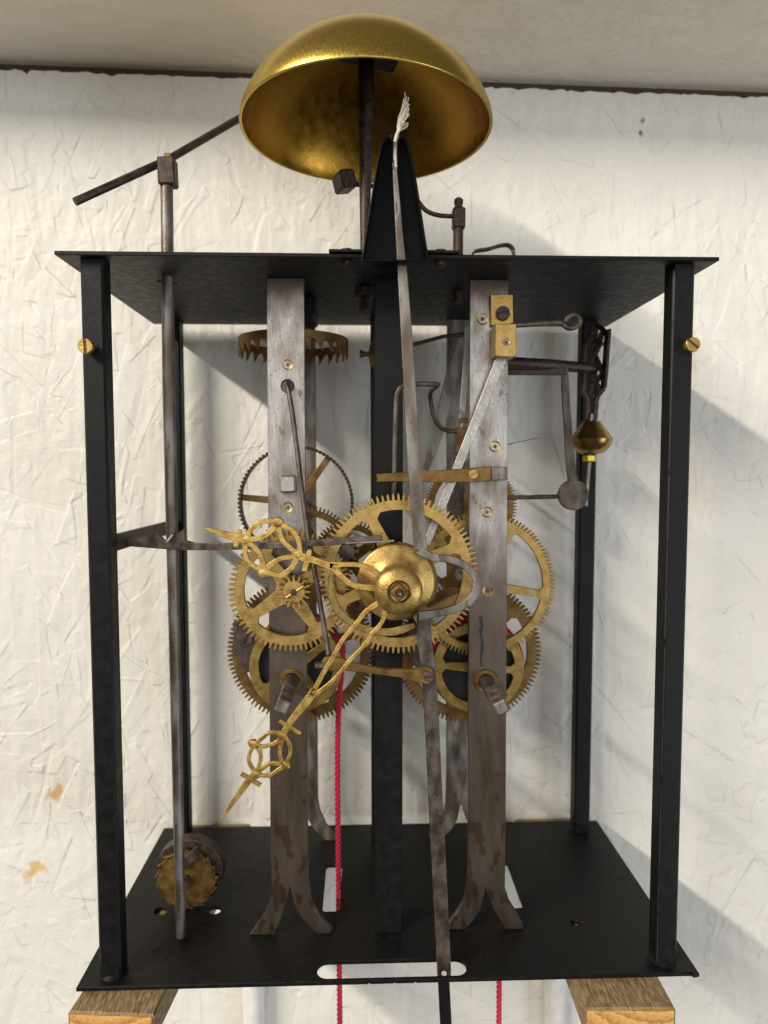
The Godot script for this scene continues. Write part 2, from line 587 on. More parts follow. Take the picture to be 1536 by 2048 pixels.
func steel_map() -> ImageTexture:
	# one repeat is 44 by 330 mm, so it follows the uprights: bright brushed steel above, dull below: room reflection painted in, with real pits, patina and rust
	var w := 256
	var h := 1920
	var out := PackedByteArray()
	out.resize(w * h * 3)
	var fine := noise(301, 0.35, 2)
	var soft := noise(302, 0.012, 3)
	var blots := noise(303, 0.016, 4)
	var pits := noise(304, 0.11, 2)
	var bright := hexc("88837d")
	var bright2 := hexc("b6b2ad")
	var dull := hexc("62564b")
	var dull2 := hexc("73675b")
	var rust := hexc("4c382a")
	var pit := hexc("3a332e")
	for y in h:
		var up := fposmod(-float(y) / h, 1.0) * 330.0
		var lit_above := smoothstep(140.0, 210.0, up)  # reflected brightness painted in above mid height
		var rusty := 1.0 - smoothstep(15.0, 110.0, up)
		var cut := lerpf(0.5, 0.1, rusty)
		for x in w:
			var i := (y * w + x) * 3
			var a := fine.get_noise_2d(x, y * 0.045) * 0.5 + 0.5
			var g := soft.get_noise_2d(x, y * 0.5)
			var c := dull.lerp(dull2, a * 0.7 + 0.3 * (g + 0.5)).lerp(bright.lerp(bright2, a), clampf(lit_above * (0.85 + 0.9 * g), 0.0, 1.0))
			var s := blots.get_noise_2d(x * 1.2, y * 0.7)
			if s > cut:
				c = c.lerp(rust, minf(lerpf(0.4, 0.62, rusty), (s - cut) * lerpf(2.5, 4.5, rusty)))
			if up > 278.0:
				c = c.lerp(rust, smoothstep(278.0, 296.0, up + g * 10.0) * 0.7)  # upper end browned towards the plate
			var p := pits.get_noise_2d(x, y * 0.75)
			if p > 0.56 and lit_above > 0.1 and g > -0.15:
				c = c.lerp(pit, minf(0.6, (p - 0.56) * 7.0) * lit_above)
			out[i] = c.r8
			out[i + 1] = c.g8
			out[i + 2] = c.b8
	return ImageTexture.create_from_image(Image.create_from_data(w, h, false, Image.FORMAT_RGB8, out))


func ring_map(size: int, fine: PackedByteArray) -> ImageTexture:
	# growth rings of a sawn timber end
	var out := PackedByteArray()
	out.resize(size * size * 3)
	var pale := hexc("d6a660")
	var dark := hexc("94602a")
	for y in size:
		for x in size:
			var i := y * size + x
			var d := Vector2(x - size * 0.42, y + size * 0.35).length() / size * 15.0 + fine[i] / 255.0 * 0.5
			var f := fposmod(d, 1.0)
			var c := pale.lerp(dark, f * f * 0.8).lerp(hexc("7c5a34"), maxf(0.0, fine[i] / 255.0 - 0.62))
			out[i * 3] = c.r8
			out[i * 3 + 1] = c.g8
			out[i * 3 + 2] = c.b8
	return ImageTexture.create_from_image(Image.create_from_data(size, size, false, Image.FORMAT_RGB8, out))


func make_wall_material() -> void:
	# white paint over strand board: thousands of flakes laid at random, each with raised or sunken edges, then brush marks
	var S := 2048
	var tile := 720.0
	var px := S / tile
	var h := PackedFloat32Array()
	h.resize(S * S)
	rng.seed = 77
	for k in 2600:
		var cx := rng.randf() * S
		var cy := rng.randf() * S
		var len2 := rng.randf_range(12.0, 60.0) * px * 0.5
		var wid2 := rng.randf_range(2.5, 13.0) * px * 0.5
		var a := PI / 2 + rng.randfn(0.0, 0.55)
		if rng.randf() < 0.25:
			a = rng.randf() * PI
		var ca := cos(a)
		var sa := sin(a)
		var top := rng.randf_range(-0.35, 0.45)
		var slope := rng.randf_range(-0.35, 0.35)
		var skew := rng.randf_range(-0.5, 0.5)
		var soft := 0.9 if rng.randf() < 0.45 else rng.randf_range(0.1, 0.5)
		var ex := int(absf(ca) * len2 + absf(sa) * wid2) + 2
		var ey := int(absf(sa) * len2 + absf(ca) * wid2) + 2
		for dy in range(-ey, ey + 1):
			var row := posmod(int(cy) + dy, S) * S
			for dx in range(-ex, ex + 1):
				var u := (dx * ca + dy * sa) / len2
				var v := (-dx * sa + dy * ca) / wid2
				var edge := minf((1.0 - absf(v + skew * u * u)) * wid2 * soft, (1.0 - absf(u + v * skew * 0.3)) * len2 * 0.6)
				if edge > 0.0:
					var i := row + posmod(int(cx) + dx, S)
					h[i] = lerpf(h[i], top + slope * v, 0.75 * minf(1.0, edge))
	# scratches and thin ridges of paint
	for k in 1500:
		var p := Vector2(rng.randf(), rng.randf()) * S
		var a := PI / 2 + rng.randfn(0.0, 0.5)
		var n := int((rng.randf_range(2.0, 12.0) if rng.randf() < 0.6 else rng.randf_range(10.0, 45.0)) * px)
		var amp := rng.randf_range(0.15, 0.75) * (1.0 if rng.randf() < 0.6 else -1.0)
		var bend := rng.randfn(0.0, 0.002)
		for s in n:
			a += bend + rng.randfn(0.0, 0.03)
			p += Vector2(cos(a), sin(a))
			var i := posmod(int(p.y), S) * S + posmod(int(p.x), S)
			h[i] += amp * sin(PI * s / n)
	# fine brush grain
	var brush := levels(noise(17, 0.05, 3), 512)
	for y in S:
		for x in S:
			h[y * S + x] += brush[((y >> 3) & 511) * 512 + ((x >> 1) & 511)] * 0.0026 + brush[((y >> 1) & 511) * 512 + ((x >> 1) & 511)] * 0.0016
	# soften once, so that the paint has body
	var g := h.duplicate()
	for y in S:
		var r0 := y * S
		var r1 := ((y + 1) % S) * S
		var r2 := ((y + S - 1) % S) * S
		for x in S:
			var xa := (x + 1) % S
			var xb := (x + S - 1) % S
			g[r0 + x] = h[r0 + x] * 0.44 + (h[r0 + xa] + h[r0 + xb] + h[r1 + x] + h[r2 + x]) * 0.1 + (h[r1 + xa] + h[r2 + xb]) * 0.08
	var im := Image.create_from_data(S, S, false, Image.FORMAT_RF, g.to_byte_array())
	im.bump_map_to_normal_map(2.6)
	var n_tex := ImageTexture.create_from_image(im)
	# paint colour: off-white, faintly mottled, with rust stains
	var A := 1024
	var mott := levels(noise(71, 0.006, 5), A)
	var c := Image.create(A, A, false, Image.FORMAT_RGB8)
	var d := PackedByteArray()
	d.resize(A * A * 3)
	for i in A * A:
		var t := mott[i] / 255.0
		d[i * 3] = int(lerpf(220, 231, t))
		d[i * 3 + 1] = int(lerpf(216, 228, t))
		d[i * 3 + 2] = int(lerpf(205, 219, t))
	c = Image.create_from_data(A, A, false, Image.FORMAT_RGB8, d)
	var blotn := noise(5, 0.09, 4)
	for s in STAINS:
		var cx: float = fposmod(s[0] / tile, 1.0) * A
		var cy: float = fposmod(-s[1] / tile, 1.0) * A
		var r: float = s[2] / tile * A
		for y in range(-int(r * 2), int(r * 2) + 1):
			for x in range(-int(r * 2), int(r * 2) + 1):
				var f := 1.0 - Vector2(x, y * 0.75).length() / r + blotn.get_noise_2d(x + cx, y + cy) * 0.9
				if f > 0.0:
					var ix := posmod(int(cx) + x, A)
					var iy := posmod(int(cy) + y, A)
					c.set_pixel(ix, iy, c.get_pixel(ix, iy).lerp(s[3], minf(f * 1.2, s[4])))
	var m := material("wall_paint", Color.WHITE, 0.0, 0.55, Vector3(tile, tile, tile), ImageTexture.create_from_image(c), null, n_tex, 1.0)
	m.uv1_triplanar_sharpness = 8.0


# x, y on the wall in millimetres, radius, colour, strength
const STAINS := [
	[-195.0, 19.0, 4.6, Color(0.80, 0.52, 0.26), 0.6], [-209.0, -28.0, 5.4, Color(0.82, 0.58, 0.3), 0.55], [-214.0, -33.0, 3.6, Color(0.85, 0.66, 0.42), 0.5],
	[152.5, 415.5, 1.7, Color(0.6, 0.36, 0.16), 0.95], [151.0, 408.0, 1.7, Color(0.12, 0.1, 0.1), 0.95], [-160.0, 40.0, 4.0, Color(0.85, 0.75, 0.55), 0.4],
	[-118.0, 160.0, 3.0, Color(0.72, 0.64, 0.52), 0.5], [-75.0, 180.0, 3.0, Color(0.7, 0.62, 0.52), 0.45], [178.0, 283.0, 14.0, Color(0.86, 0.77, 0.66), 0.35], [180.0, 200.0, 22.0, Color(0.86, 0.78, 0.68), 0.3],
]


# ------------------------------------------------------------------ the scene
func _ready() -> void:
	rng.seed = 4242
	# camera, surroundings, lamps, exposure
	var cam := Camera3D.new()
	cam.name = "camera"
	cam.position = Vector3(-0.01216, 0.21243, 0.27344)
	cam.rotation_degrees = Vector3(-3.532, -1.878, -0.043)
	cam.fov = 73.47
	cam.near = 0.01
	cam.far = 20.0
	var lens := CameraAttributesPhysical.new()
	lens.frustum_focal_length = 16.08
	lens.frustum_focus_distance = 0.288
	lens.frustum_near = 0.01
	lens.frustum_far = 20.0
	lens.exposure_aperture = 6.0
	cam.attributes = lens
	add_child(cam)
	cam.current = true
	var env := Environment.new()
	env.background_mode = Environment.BG_COLOR
	env.background_color = Color(0.30, 0.27, 0.235)
	env.background_energy_multiplier = 1.15
	env.tonemap_mode = Environment.TONE_MAPPER_LINEAR
	env.tonemap_exposure = 1.0
	env.sdfgi_enabled = true
	env.ssao_enabled = true
	env.ssil_enabled = true
	var we := WorldEnvironment.new()
	we.name = "surroundings"
	we.environment = env
	add_child(we)
	# a tube lamp on the ceiling to the upper left, running away from the wall, and an added, unseen soft fill behind the viewer
	var tube_lamp := area("room_lamp", Vector3(-2.07, 1.73, 2.2), Vector3.ZERO, Vector2(2.4, 0.09), 17.8, Color(1.0, 0.965, 0.915))
	var facing := Vector3(2.07, -1.5, 0).normalized()
	tube_lamp.basis = Basis(Vector3.BACK, (-facing).cross(Vector3.BACK), -facing)
	area("front_fill", Vector3(0.2, 0.5, 2.9), Vector3(0, 0.25, 0), Vector2(2.4, 1.5), 2.5, Color(0.975, 0.985, 1.0))
	area("low_fill", Vector3(1.9, -0.45, 1.5), Vector3(0, 0.25, -0.13), Vector2(1.0, 0.9), 2.3, Color(0.92, 0.955, 1.0))  # unseen cool fill, added to brighten the ceiling underside and lower wall
	make_materials()
	build_setting()
	build_frame()
	build_uprights()
	build_bell()
	build_pendulum()
	build_barrels()
	build_trains()
	build_motion_work()
	build_hands()
	build_levers_left()
	build_levers_right()
	build_cords()


func area(called: String, at: Vector3, aim: Vector3, size: Vector2, energy: float, tint: Color) -> AreaLight3D:
	var l := AreaLight3D.new()
	l.name = called
	l.area_size = size
	l.light_energy = energy
	l.light_color = tint
	l.shadow_enabled = true
	l.set("area_range", 12.0)
	add_child(l)
	l.look_at_from_position(at, aim, Vector3.UP)
	return l


func build_setting() -> void:
	# the strand board wall: a panel with a ragged top edge, in front of a dark cavity below the ceiling board
	rng.seed = 9
	var top := []
	var x := 900.0
	while x > -900.0:
		var y := 433.6 - 0.0187 * x + rng.randfn(0.0, 0.35)
		if rng.randf() < 0.06:
			y -= rng.randf_range(0.5, 2.0)
		top.append(Vector2(x, y))
		x -= rng.randf_range(1.5, 5.0)
	var outline := [Vector2(-900, -700), Vector2(900, -700)]
	outline.append_array(top)
	extrude(outline, [], -146.0, -134.0, 0.4)
	var w := solo("wall", "white painted strand board wall behind the clock", "wall", M.wall_paint, Vector3(0, -700, -140), "", "structure")
	w.name = "wall"
	box(Vector3(0, 100, -167), Vector3(1800, 1600, 30), 0.5)
	solo("wall_cavity", "dark gap between the wall board and the ceiling board", "gap", M.gap_brown, Vector3(0, -700, -165), "", "structure")
	var lean := Basis(Vector3.BACK, -0.0187)
	box(lean * Vector3(0, 435.4, -141.2), Vector3(1790, 5.4, 8.0), 0.3, lean)  # added dark strip standing in for the joint shadow
	solo("shadow_strip", "dark strip added as the shadow in the gap along the top of the wall", "shadow_strip", M.gap_brown, Vector3(0, 433, -142.5), "", "structure")
	# ceiling board, a little out of level with the clock
	var tilt := Basis(Vector3.BACK, -0.0187)
	box(tilt * Vector3(0, 451.2, -108), Vector3(1800, 26, 104), 1.2, tilt)
	solo("ceiling", "cream painted board above the clock, meeting the wall", "ceiling board", M.ceiling_paint, Vector3(0, 446, -108), "", "structure")
	# timber brackets that carry the base plate
	var labels := ["sawn timber bracket under the left end of the base plate", "sawn timber bracket under the right end of the base plate, with knot"]
	var corners := [[-129.0, -94.5, -115.8, -81.0, 10.5], [76.5, 112.5, 81.5, 116.5, 16.0]]
	for k in 2:
		var q: Array = corners[k]
		var t := thing("timber_bracket", labels[k], "bracket", Vector3((q[0] + q[1]) / 2, -13.4, -60), "timber brackets under the clock")
		# the beam runs from the wall to the front, slightly askew; xz outline turned upright
		extrude([Vector2(q[0], -q[4] + 0.6), Vector2(q[1], -q[4] + 0.6 + (-3.0 if k == 0 else -1.0)), Vector2(q[3], 133.5), Vector2(q[2], 133.5)], [], -13.4, -2.1, 0.7, up_y(Vector3.ZERO))
		part(t, "beam", M.timber)
		var a := Vector2(q[0] + 0.7, q[4])
		var b := Vector2(q[1] - 0.7, q[4] + (3.0 if k == 0 else 1.0))
		var d := b - a
		var turn := Basis(Vector3.UP, -atan2(d.y, d.x))
		box(Vector3((a.x + b.x) / 2, -7.8, (a.y + b.y) / 2 - 0.3), Vector3(d.length(), 10.0, 1.2), 0.3, turn)
		part(t, "sawn_end", M.timber_end)
	# two white pipes on the wall below the clock
	for s in [[-78.5, "white painted pipe on the wall below the left half of the clock"], [106.0, "white painted pipe on the wall beside the right timber bracket"]]:
		lathe([Vector2(0, -700), Vector2(6.5, -700), Vector2(6.5, -8), Vector2(5.5, -6), Vector2(0, -6)], up_y(Vector3(s[0], 0, -126.8)), 32)
		solo("pipe", s[1], "pipe", M.white_gloss, Vector3(s[0], -700, -126.8), "white pipes on the wall")


func build_frame() -> void:
	var t := thing("clock_frame", "black painted iron cage of two plates joined by square corner posts", "clock frame", Vector3(0, -1.9, -63))
	# base plate, drawn in x and -z, with its slots and holes and three nicks in the front edge
	var holes := [slot(-31.6, 1.7, 32.1, 11.8, 4.6), slot(-31.6, 45.5, -23.2, 84.5, 2.0), slot(57.8, 45.0, 66.0, 83.8, 2.0), circle(Vector2(-83.5, 48.3), 2.9, 20), circle(Vector2(-109.5, 48.4), 3.1, 20), circle(Vector2(87.5, 33.3), 1.9, 16)]
	var line := [Vector2(-130, 0)]
	for n in [-9.6, 1.0, 9.8]:
		line.append_array([Vector2(n - 0.5, 0), Vector2(n, 0.55), Vector2(n + 0.5, 0)])
	line.append_array([Vector2(127.0, 0), Vector2(127.2, -1.0), Vector2(130.0, -0.6), Vector2(130, 126.2), Vector2(-130, 126.2)])
	extrude(line, holes, -1.9, 0.0, 0.25, up_y(Vector3.ZERO))
	part(t, "base_plate", M.black_paint)
	extrude([Vector2(-130, 0), Vector2(130, 0), Vector2(130, 126.2), Vector2(-130, 126.2)], [], 295.0, 296.6, 0.25, up_y(Vector3.ZERO))
	part(t, "top_plate", M.black_paint)
	for p in [[-122.2, -113.2, -13.2, -4.2], [113.6, 122.6, -13.2, -4.2], [-121.0, -112.0, -122.0, -113.0], [112.0, 121.4, -122.0, -113.0]]:
		extrude(rect(p[0], -p[3], p[1], -p[2], 0.9), [], 0.0, 295.0, 0.1, up_y(Vector3.ZERO))
		lathe([Vector2(6.0, 0.02), Vector2(5.5, 0.3), Vector2(5.0, 0.9), Vector2(4.4, 1.5)], up_y(Vector3((p[0] + p[1]) / 2, 0, (p[2] + p[3]) / 2)), 20)
		part(t, "corner_post", M.black_paint)
	for p in [[-6.4, 6.1, -32.0, -29.2], [-7.0, 5.8, -111.0, -107.5]]:
		extrude(rect(p[0], -p[3], p[1], -p[2], 0.4), [], 0.0, 295.0, 0.1, up_y(Vector3.ZERO))
		part(t, "centre_post", M.black_paint)
	# flat iron tie between the left posts
	sweep([Vector3(-114.5, 182.3, -13.0), Vector3(-115.8, 181.4, -113.2)], rounded(2.4, 7.0, 0.5, 2), [], Vector3.UP)
	part(t, "side_tie", M.iron_brown)
	# brass screws for the dial on both front posts
	for s in [[Vector3(-118.7, 260.2, -4.0), 0.05], [Vector3(119.8, 262.0, -4.0), 0.9]]:
		var c: Vector3 = s[0]
		rod_z(c.x, c.y, -4.6, -0.6, 1.7, 16)
		var sc := part(t, "dial_screw", M.brass)
		screw_head(at_xyz(Vector3(c.x, c.y, -0.7)), 2.9, 2.2, PI / 2 + s[1])
		part(sc, "screw_head", M.brass)
	rng.seed = 12
	var wy := 2.0
	while wy < 292.0:
		var wl := rng.randf_range(4.0, 22.0)
		sweep([Vector3(114.05, wy, -4.62), Vector3(114.05, minf(wy + wl, 293.0), -4.62)], rounded(rng.randf_range(0.3, 0.6), 0.12, 0.05, 1), [], Vector3(-1, 0, 1).normalized())
		wy += wl - 0.3 + (rng.randf_range(1.0, 4.0) if rng.randf() < 0.2 else 0.0)
	part(t, "worn_edge", M.worn_grey)
	# punched dots and dried paint spots
	for d in [Vector2(118.0, 133.2), Vector2(116.8, 130.0), Vector2(119.3, 130.0), Vector2(116.8, 126.4), Vector2(119.3, 126.4)]:
		lathe([Vector2(0.55, -4.3), Vector2(0.5, -4.15), Vector2(0.3, -4.35), Vector2(0, -4.4)], at_xyz(Vector3(d.x, d.y, 0)), 10)
	part(t, "punched_dots", M.black_paint)
	for s in [[-104.0, -22.0, 1.6], [-99.0, -16.0, 1.4], [-92.0, -20.0, 1.5], [-107.5, -31.0, 1.3]]:
		lathe([Vector2(s[2], 0.0), Vector2(s[2] * 0.8, 0.16), Vector2(s[2] * 0.5, 0.1), Vector2(0, 0.08)], up_y(Vector3(s[0], 0, s[1])), 16)
		part(t, "paint_spot", M.black_paint)


func fork(z: float, thick: float, outline: Array, holes: Array) -> void:
	extrude(outline, holes, z - thick, z, 0.22)


func build_uprights() -> void:
	var left := [Vector2(-52.8, 294.5), Vector2(-53.9, 40.1), Vector2(-53.6, 24.6), Vector2(-54.6, 16.6), Vector2(-57.2, 9.5), Vector2(-60.6, 4.6), Vector2(-63.7, 0.2), Vector2(-52.5, -0.1), Vector2(-49.1, 8.4), Vector2(-46.9, 15.5), Vector2(-45.3, 23.0), Vector2(-43.5, 14.5), Vector2(-40.6, 8.2), Vector2(-36.7, 3.8), Vector2(-32.9, -0.5), Vector2(-26.7, -0.7), Vector2(-26.2, 1.7), Vector2(-29.4, 5.3), Vector2(-32.4, 9.4), Vector2(-35.7, 17.1), Vector2(-36.9, 24.3), Vector2(-36.9, 39.8), Vector2(-36.7, 294.6)]
	var right := [Vector2(35.3, 294.4), Vector2(36.2, 38.4), Vector2(35.8, 20.6), Vector2(34.5, 14.6), Vector2(31.7, 9.4), Vector2(27.6, 3.5), Vector2(26.7, 0.7), Vector2(35.1, 0.5), Vector2(39.0, 4.7), Vector2(42.5, 10.6), Vector2(44.0, 17.5), Vector2(44.6, 20.4), Vector2(45.7, 16.5), Vector2(48.3, 9.8), Vector2(51.6, 4.4), Vector2(54.2, 0.0), Vector2(62.4, -0.2), Vector2(62.2, 2.0), Vector2(59.2, 7.4), Vector2(55.6, 13.4), Vector2(53.4, 20.2), Vector2(53.5, 38.0), Vector2(52.2, 294.5)]
	var rear_left := []
	var rear_right := []
	for p: Vector2 in left:
		rear_left.append(Vector2(p.x - 0.6, maxf(p.y, 0.0) if p.y < 290.0 else 295.0))
	for p: Vector2 in right:
		rear_right.append(Vector2(p.x, maxf(p.y, 0.0) if p.y < 290.0 else 295.0))
	for k in left.size():
		left[k].y = maxf(left[k].y, 0.0) if left[k].y < 290.0 else 295.0
		right[k].y = maxf(right[k].y, 0.0) if right[k].y < 290.0 else 295.0
	# front left
	var t := thing("upright_bar", "front left steel upright with forked foot, square block and a wire from its hole", "upright bar", Vector3(-45.5, 0, -31), "steel uprights of the movement")
	var hole := Vector2(-44.2, 248.8)
	var wind := Vector2(-43.7, 118.5)
	fork(-29.5, 2.6, left, [circle(hole, 2.9, 24), circle(wind, 4.6, 24)])
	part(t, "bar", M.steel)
	bush(t, Vector2(-44.2, 258.1), -29.5, 2.2)
	bush(t, Vector2(-44.6, 196.0), -29.5, 2.2)
	lathe([Vector2(3.5, -32.0), Vector2(3.5, -29.6), Vector2(3.5, -28.6), Vector2(5.2, -28.6), Vector2(5.5, -29.0), Vector2(5.5, -29.6)], at_xyz(Vector3(wind.x, wind.y, 0)), 32)
	part(t, "winding_bush", M.brass_old)
	var block := Vector3(-44.3, 206.2, -28.0)
	box(block, Vector3(7.4, 7.8, 3.6), 0.9, Basis(Vector3.BACK, 0.04))
	part(t, "square_block", M.steel_bright)
	dot(t, Vector2(-45.1, 32.9), -29.5)
	# front right
	t = thing("upright_bar", "front right steel upright with four brass pivot holes and a black paint streak", "upright bar", Vector3(45, 0, -31), "steel uprights of the movement")
	wind = Vector2(43.8, 117.1)
	fork(-29.5, 2.6, right, [circle(wind, 4.6, 24)])
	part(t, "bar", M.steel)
	bush(t, Vector2(40.9, 278.1), -29.5, 2.5)
	bush(t, Vector2(46.9, 222.6), -29.5, 2.4)
	bush(t, Vector2(43.6, 193.6), -29.5, 2.3)
	bush(t, Vector2(44.4, 158.4), -29.5, 2.2)
	lathe([Vector2(3.5, -32.0), Vector2(3.5, -29.6), Vector2(3.5, -28.6), Vector2(5.2, -28.6), Vector2(5.5, -29.0), Vector2(5.5, -29.6)], at_xyz(Vector3(wind.x, wind.y, 0)), 32)
	part(t, "winding_bush", M.brass_old)
	dot(t, Vector2(42.9, 31.8), -29.5)
	dot(t, Vector2(47.5, 31.8), -29.5)
	extrude([Vector2(40.2, 146.4), Vector2(41.8, 146.8), Vector2(42.5, 142.7), Vector2(41.8, 138.6), Vector2(42.8, 133.6), Vector2(42.6, 130.2), Vector2(41.7, 127.2), Vector2(42.6, 124.5), Vector2(41.3, 123.6), Vector2(41.0, 127.7), Vector2(41.2, 131.8), Vector2(41.4, 135.9), Vector2(40.5, 140.0), Vector2(41.1, 142.7)], [], -29.45, -29.38, 0.02)
	part(t, "paint_streak", M.paint_mark)
	# rear pair
	t = thing("upright_bar", "rear left steel upright, seen through the cage behind the front left one", "upright bar", Vector3(-45.5, 0, -110), "steel uprights of the movement")
	fork(-109.0, 2.6, rear_left, [])
	part(t, "bar", M.steel_worn)
	t = thing("upright_bar", "rear right steel upright, its forked foot behind the pendulum rod", "upright bar", Vector3(45, 0, -110), "steel uprights of the movement")
	fork(-109.0, 2.6, rear_right, [])
	part(t, "bar", M.steel_worn)


func dot(parent: Node, c: Vector2, z: float) -> void:
	lathe([Vector2(0.9, z - 0.1), Vector2(0.85, z + 0.06), Vector2(0.5, z + 0.09), Vector2(0.2, z + 0.01), Vector2(0, z)], at_xyz(Vector3(c.x, c.y, 0)), 12)
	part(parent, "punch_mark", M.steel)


func build_bell() -> void:
	var c := Vector3(-9.5, 364, -44)
	var t := thing("bell", "polished brass bell above the top plate", "bell", c)
	var outer := []
	var inner := []
	for k in 41:
		var a := PI / 2 * k / 40.0
		var h := 42.0 * sin(a)
		var r := 56.0 * pow(maxf(1.0 - pow(h / 42.0, 1.6), 0.0), 1.0 / 1.6)
		outer.append(Vector2(r, h))
		inner.append(Vector2(maxf(r - 1.3 - 0.6 * k / 40.0, 0.0), minf(h, 40.2)))
	outer[-1].x = 0.0
	inner[-1].x = 0.0
	var shell := [Vector2(54.7, 0.0), Vector2(55.2, -0.35), Vector2(55.8, -0.3)]
	shell.append_array(outer)
	lathe(shell, up_y(c), 96)
	part(t, "shell", M.brass_bell)
	lathe(inner, up_y(c), 96)
	var ins := part(t, "inner_face", M.bell_inside, "tarnished dark inner face of the bell")
	# turned-over soft iron washer and the nut that hold it
	t = thing("bell_stand", "dark tapered iron post that carries the bell", "bell stand", Vector3(-10.2, 296.6, -44))
	tube([Vector3(-10.4, 284, -44), Vector3(-10.4, 312, -44), Vector3(-10.0, 350, -44), Vector3(-9.5, 398, -44), Vector3(-9.5, 407, -44)], 1.0, 20, [2.0, 2.0, 2.9, 3.6, 2.0])
	part(t, "post", M.iron_brown)
	box(Vector3(-7.5, 397.5, -42), Vector3(27, 2.2, 22), 0.3, Basis(Vector3.UP, 0.25) * Basis(Vector3.BACK, -0.06))
	part(t, "washer", M.leather)
	var thread := [Vector2(0, 283.0), Vector2(2.4, 283.6)]
	for k in 5:
		thread.append(Vector2(2.9, 285.0 + k * 1.1))
		thread.append(Vector2(2.4, 285.5 + k * 1.1))
	thread.append_array([Vector2(4.6, 290.8), Vector2(4.6, 294.6), Vector2(0, 294.8)])
	lathe(thread, up_y(Vector3(-10.4, 0, -44)), 18)
	part(t, "threaded_end", M.iron_brown)
	# strike hammer on its own small arbor
	t = thing("bell_hammer", "small dark hammer with a bent arm on an upright arbor beside the bell", "hammer", Vector3(32.8, 296.6, -50))
	tube([Vector3(32.8, 290, -50), Vector3(32.9, 324, -50)], 2.35, 16)
	part(t, "arbor", M.iron_brown)
	box(Vector3(33.0, 328.0, -50), Vector3(5.8, 9.4, 5.8), 0.7)
	var b := part(t, "collar_block", M.iron_brown)
	lathe([Vector2(2.0, 332.4), Vector2(1.7, 333.6), Vector2(2.1, 335.2), Vector2(2.1, 336.6), Vector2(1.2, 337.4), Vector2(0, 337.5)], up_y(Vector3(33.0, 0, -50)), 16)
	part(b, "cap", M.iron_brown)
	tube(smooth([Vector3(30.6, 329.2, -50), Vector3(24.0, 329.6, -50.2), Vector3(18.0, 332.0, -51), Vector3(13.5, 337.5, -52), Vector3(8.0, 343.0, -55), Vector3(-4.0, 346.5, -61), Vector3(-16.0, 349.5, -66)], 5), 1.05, 10)
	part(t, "bent_arm", M.iron_brown)
	box(Vector3(-20.0, 351.0, -67), Vector3(8.0, 8.6, 11.0), 1.0, Basis(Vector3.UP, 0.45) * Basis(Vector3.BACK, 0.25))
	part(t, "hammer_head", M.iron_brown)
	# its spring, a turned-over steel strip on the top plate
	sweep(smooth([Vector3(38, 296.9, -60), Vector3(41, 306, -59.5)] + [Vector3(40.9, 314.9, -58.0), Vector3(48.0, 316.9, -58.0), Vector3(54.7, 318.8, -58.0), Vector3(58.1, 318.8, -58.0), Vector3(60.2, 317.0, -58.0), Vector3(60.5, 314.9, -58.0)] + [Vector3(62.0, 303.0, -57), Vector3(60.0, 296.9, -57)], 4), rounded(0.9, 4.5, 0.3, 2), [], Vector3.BACK)
	solo("hammer_spring", "curled steel strip spring lying on the top plate behind the hammer arbor", "spring", M.steel, Vector3(53, 296.7, -57))


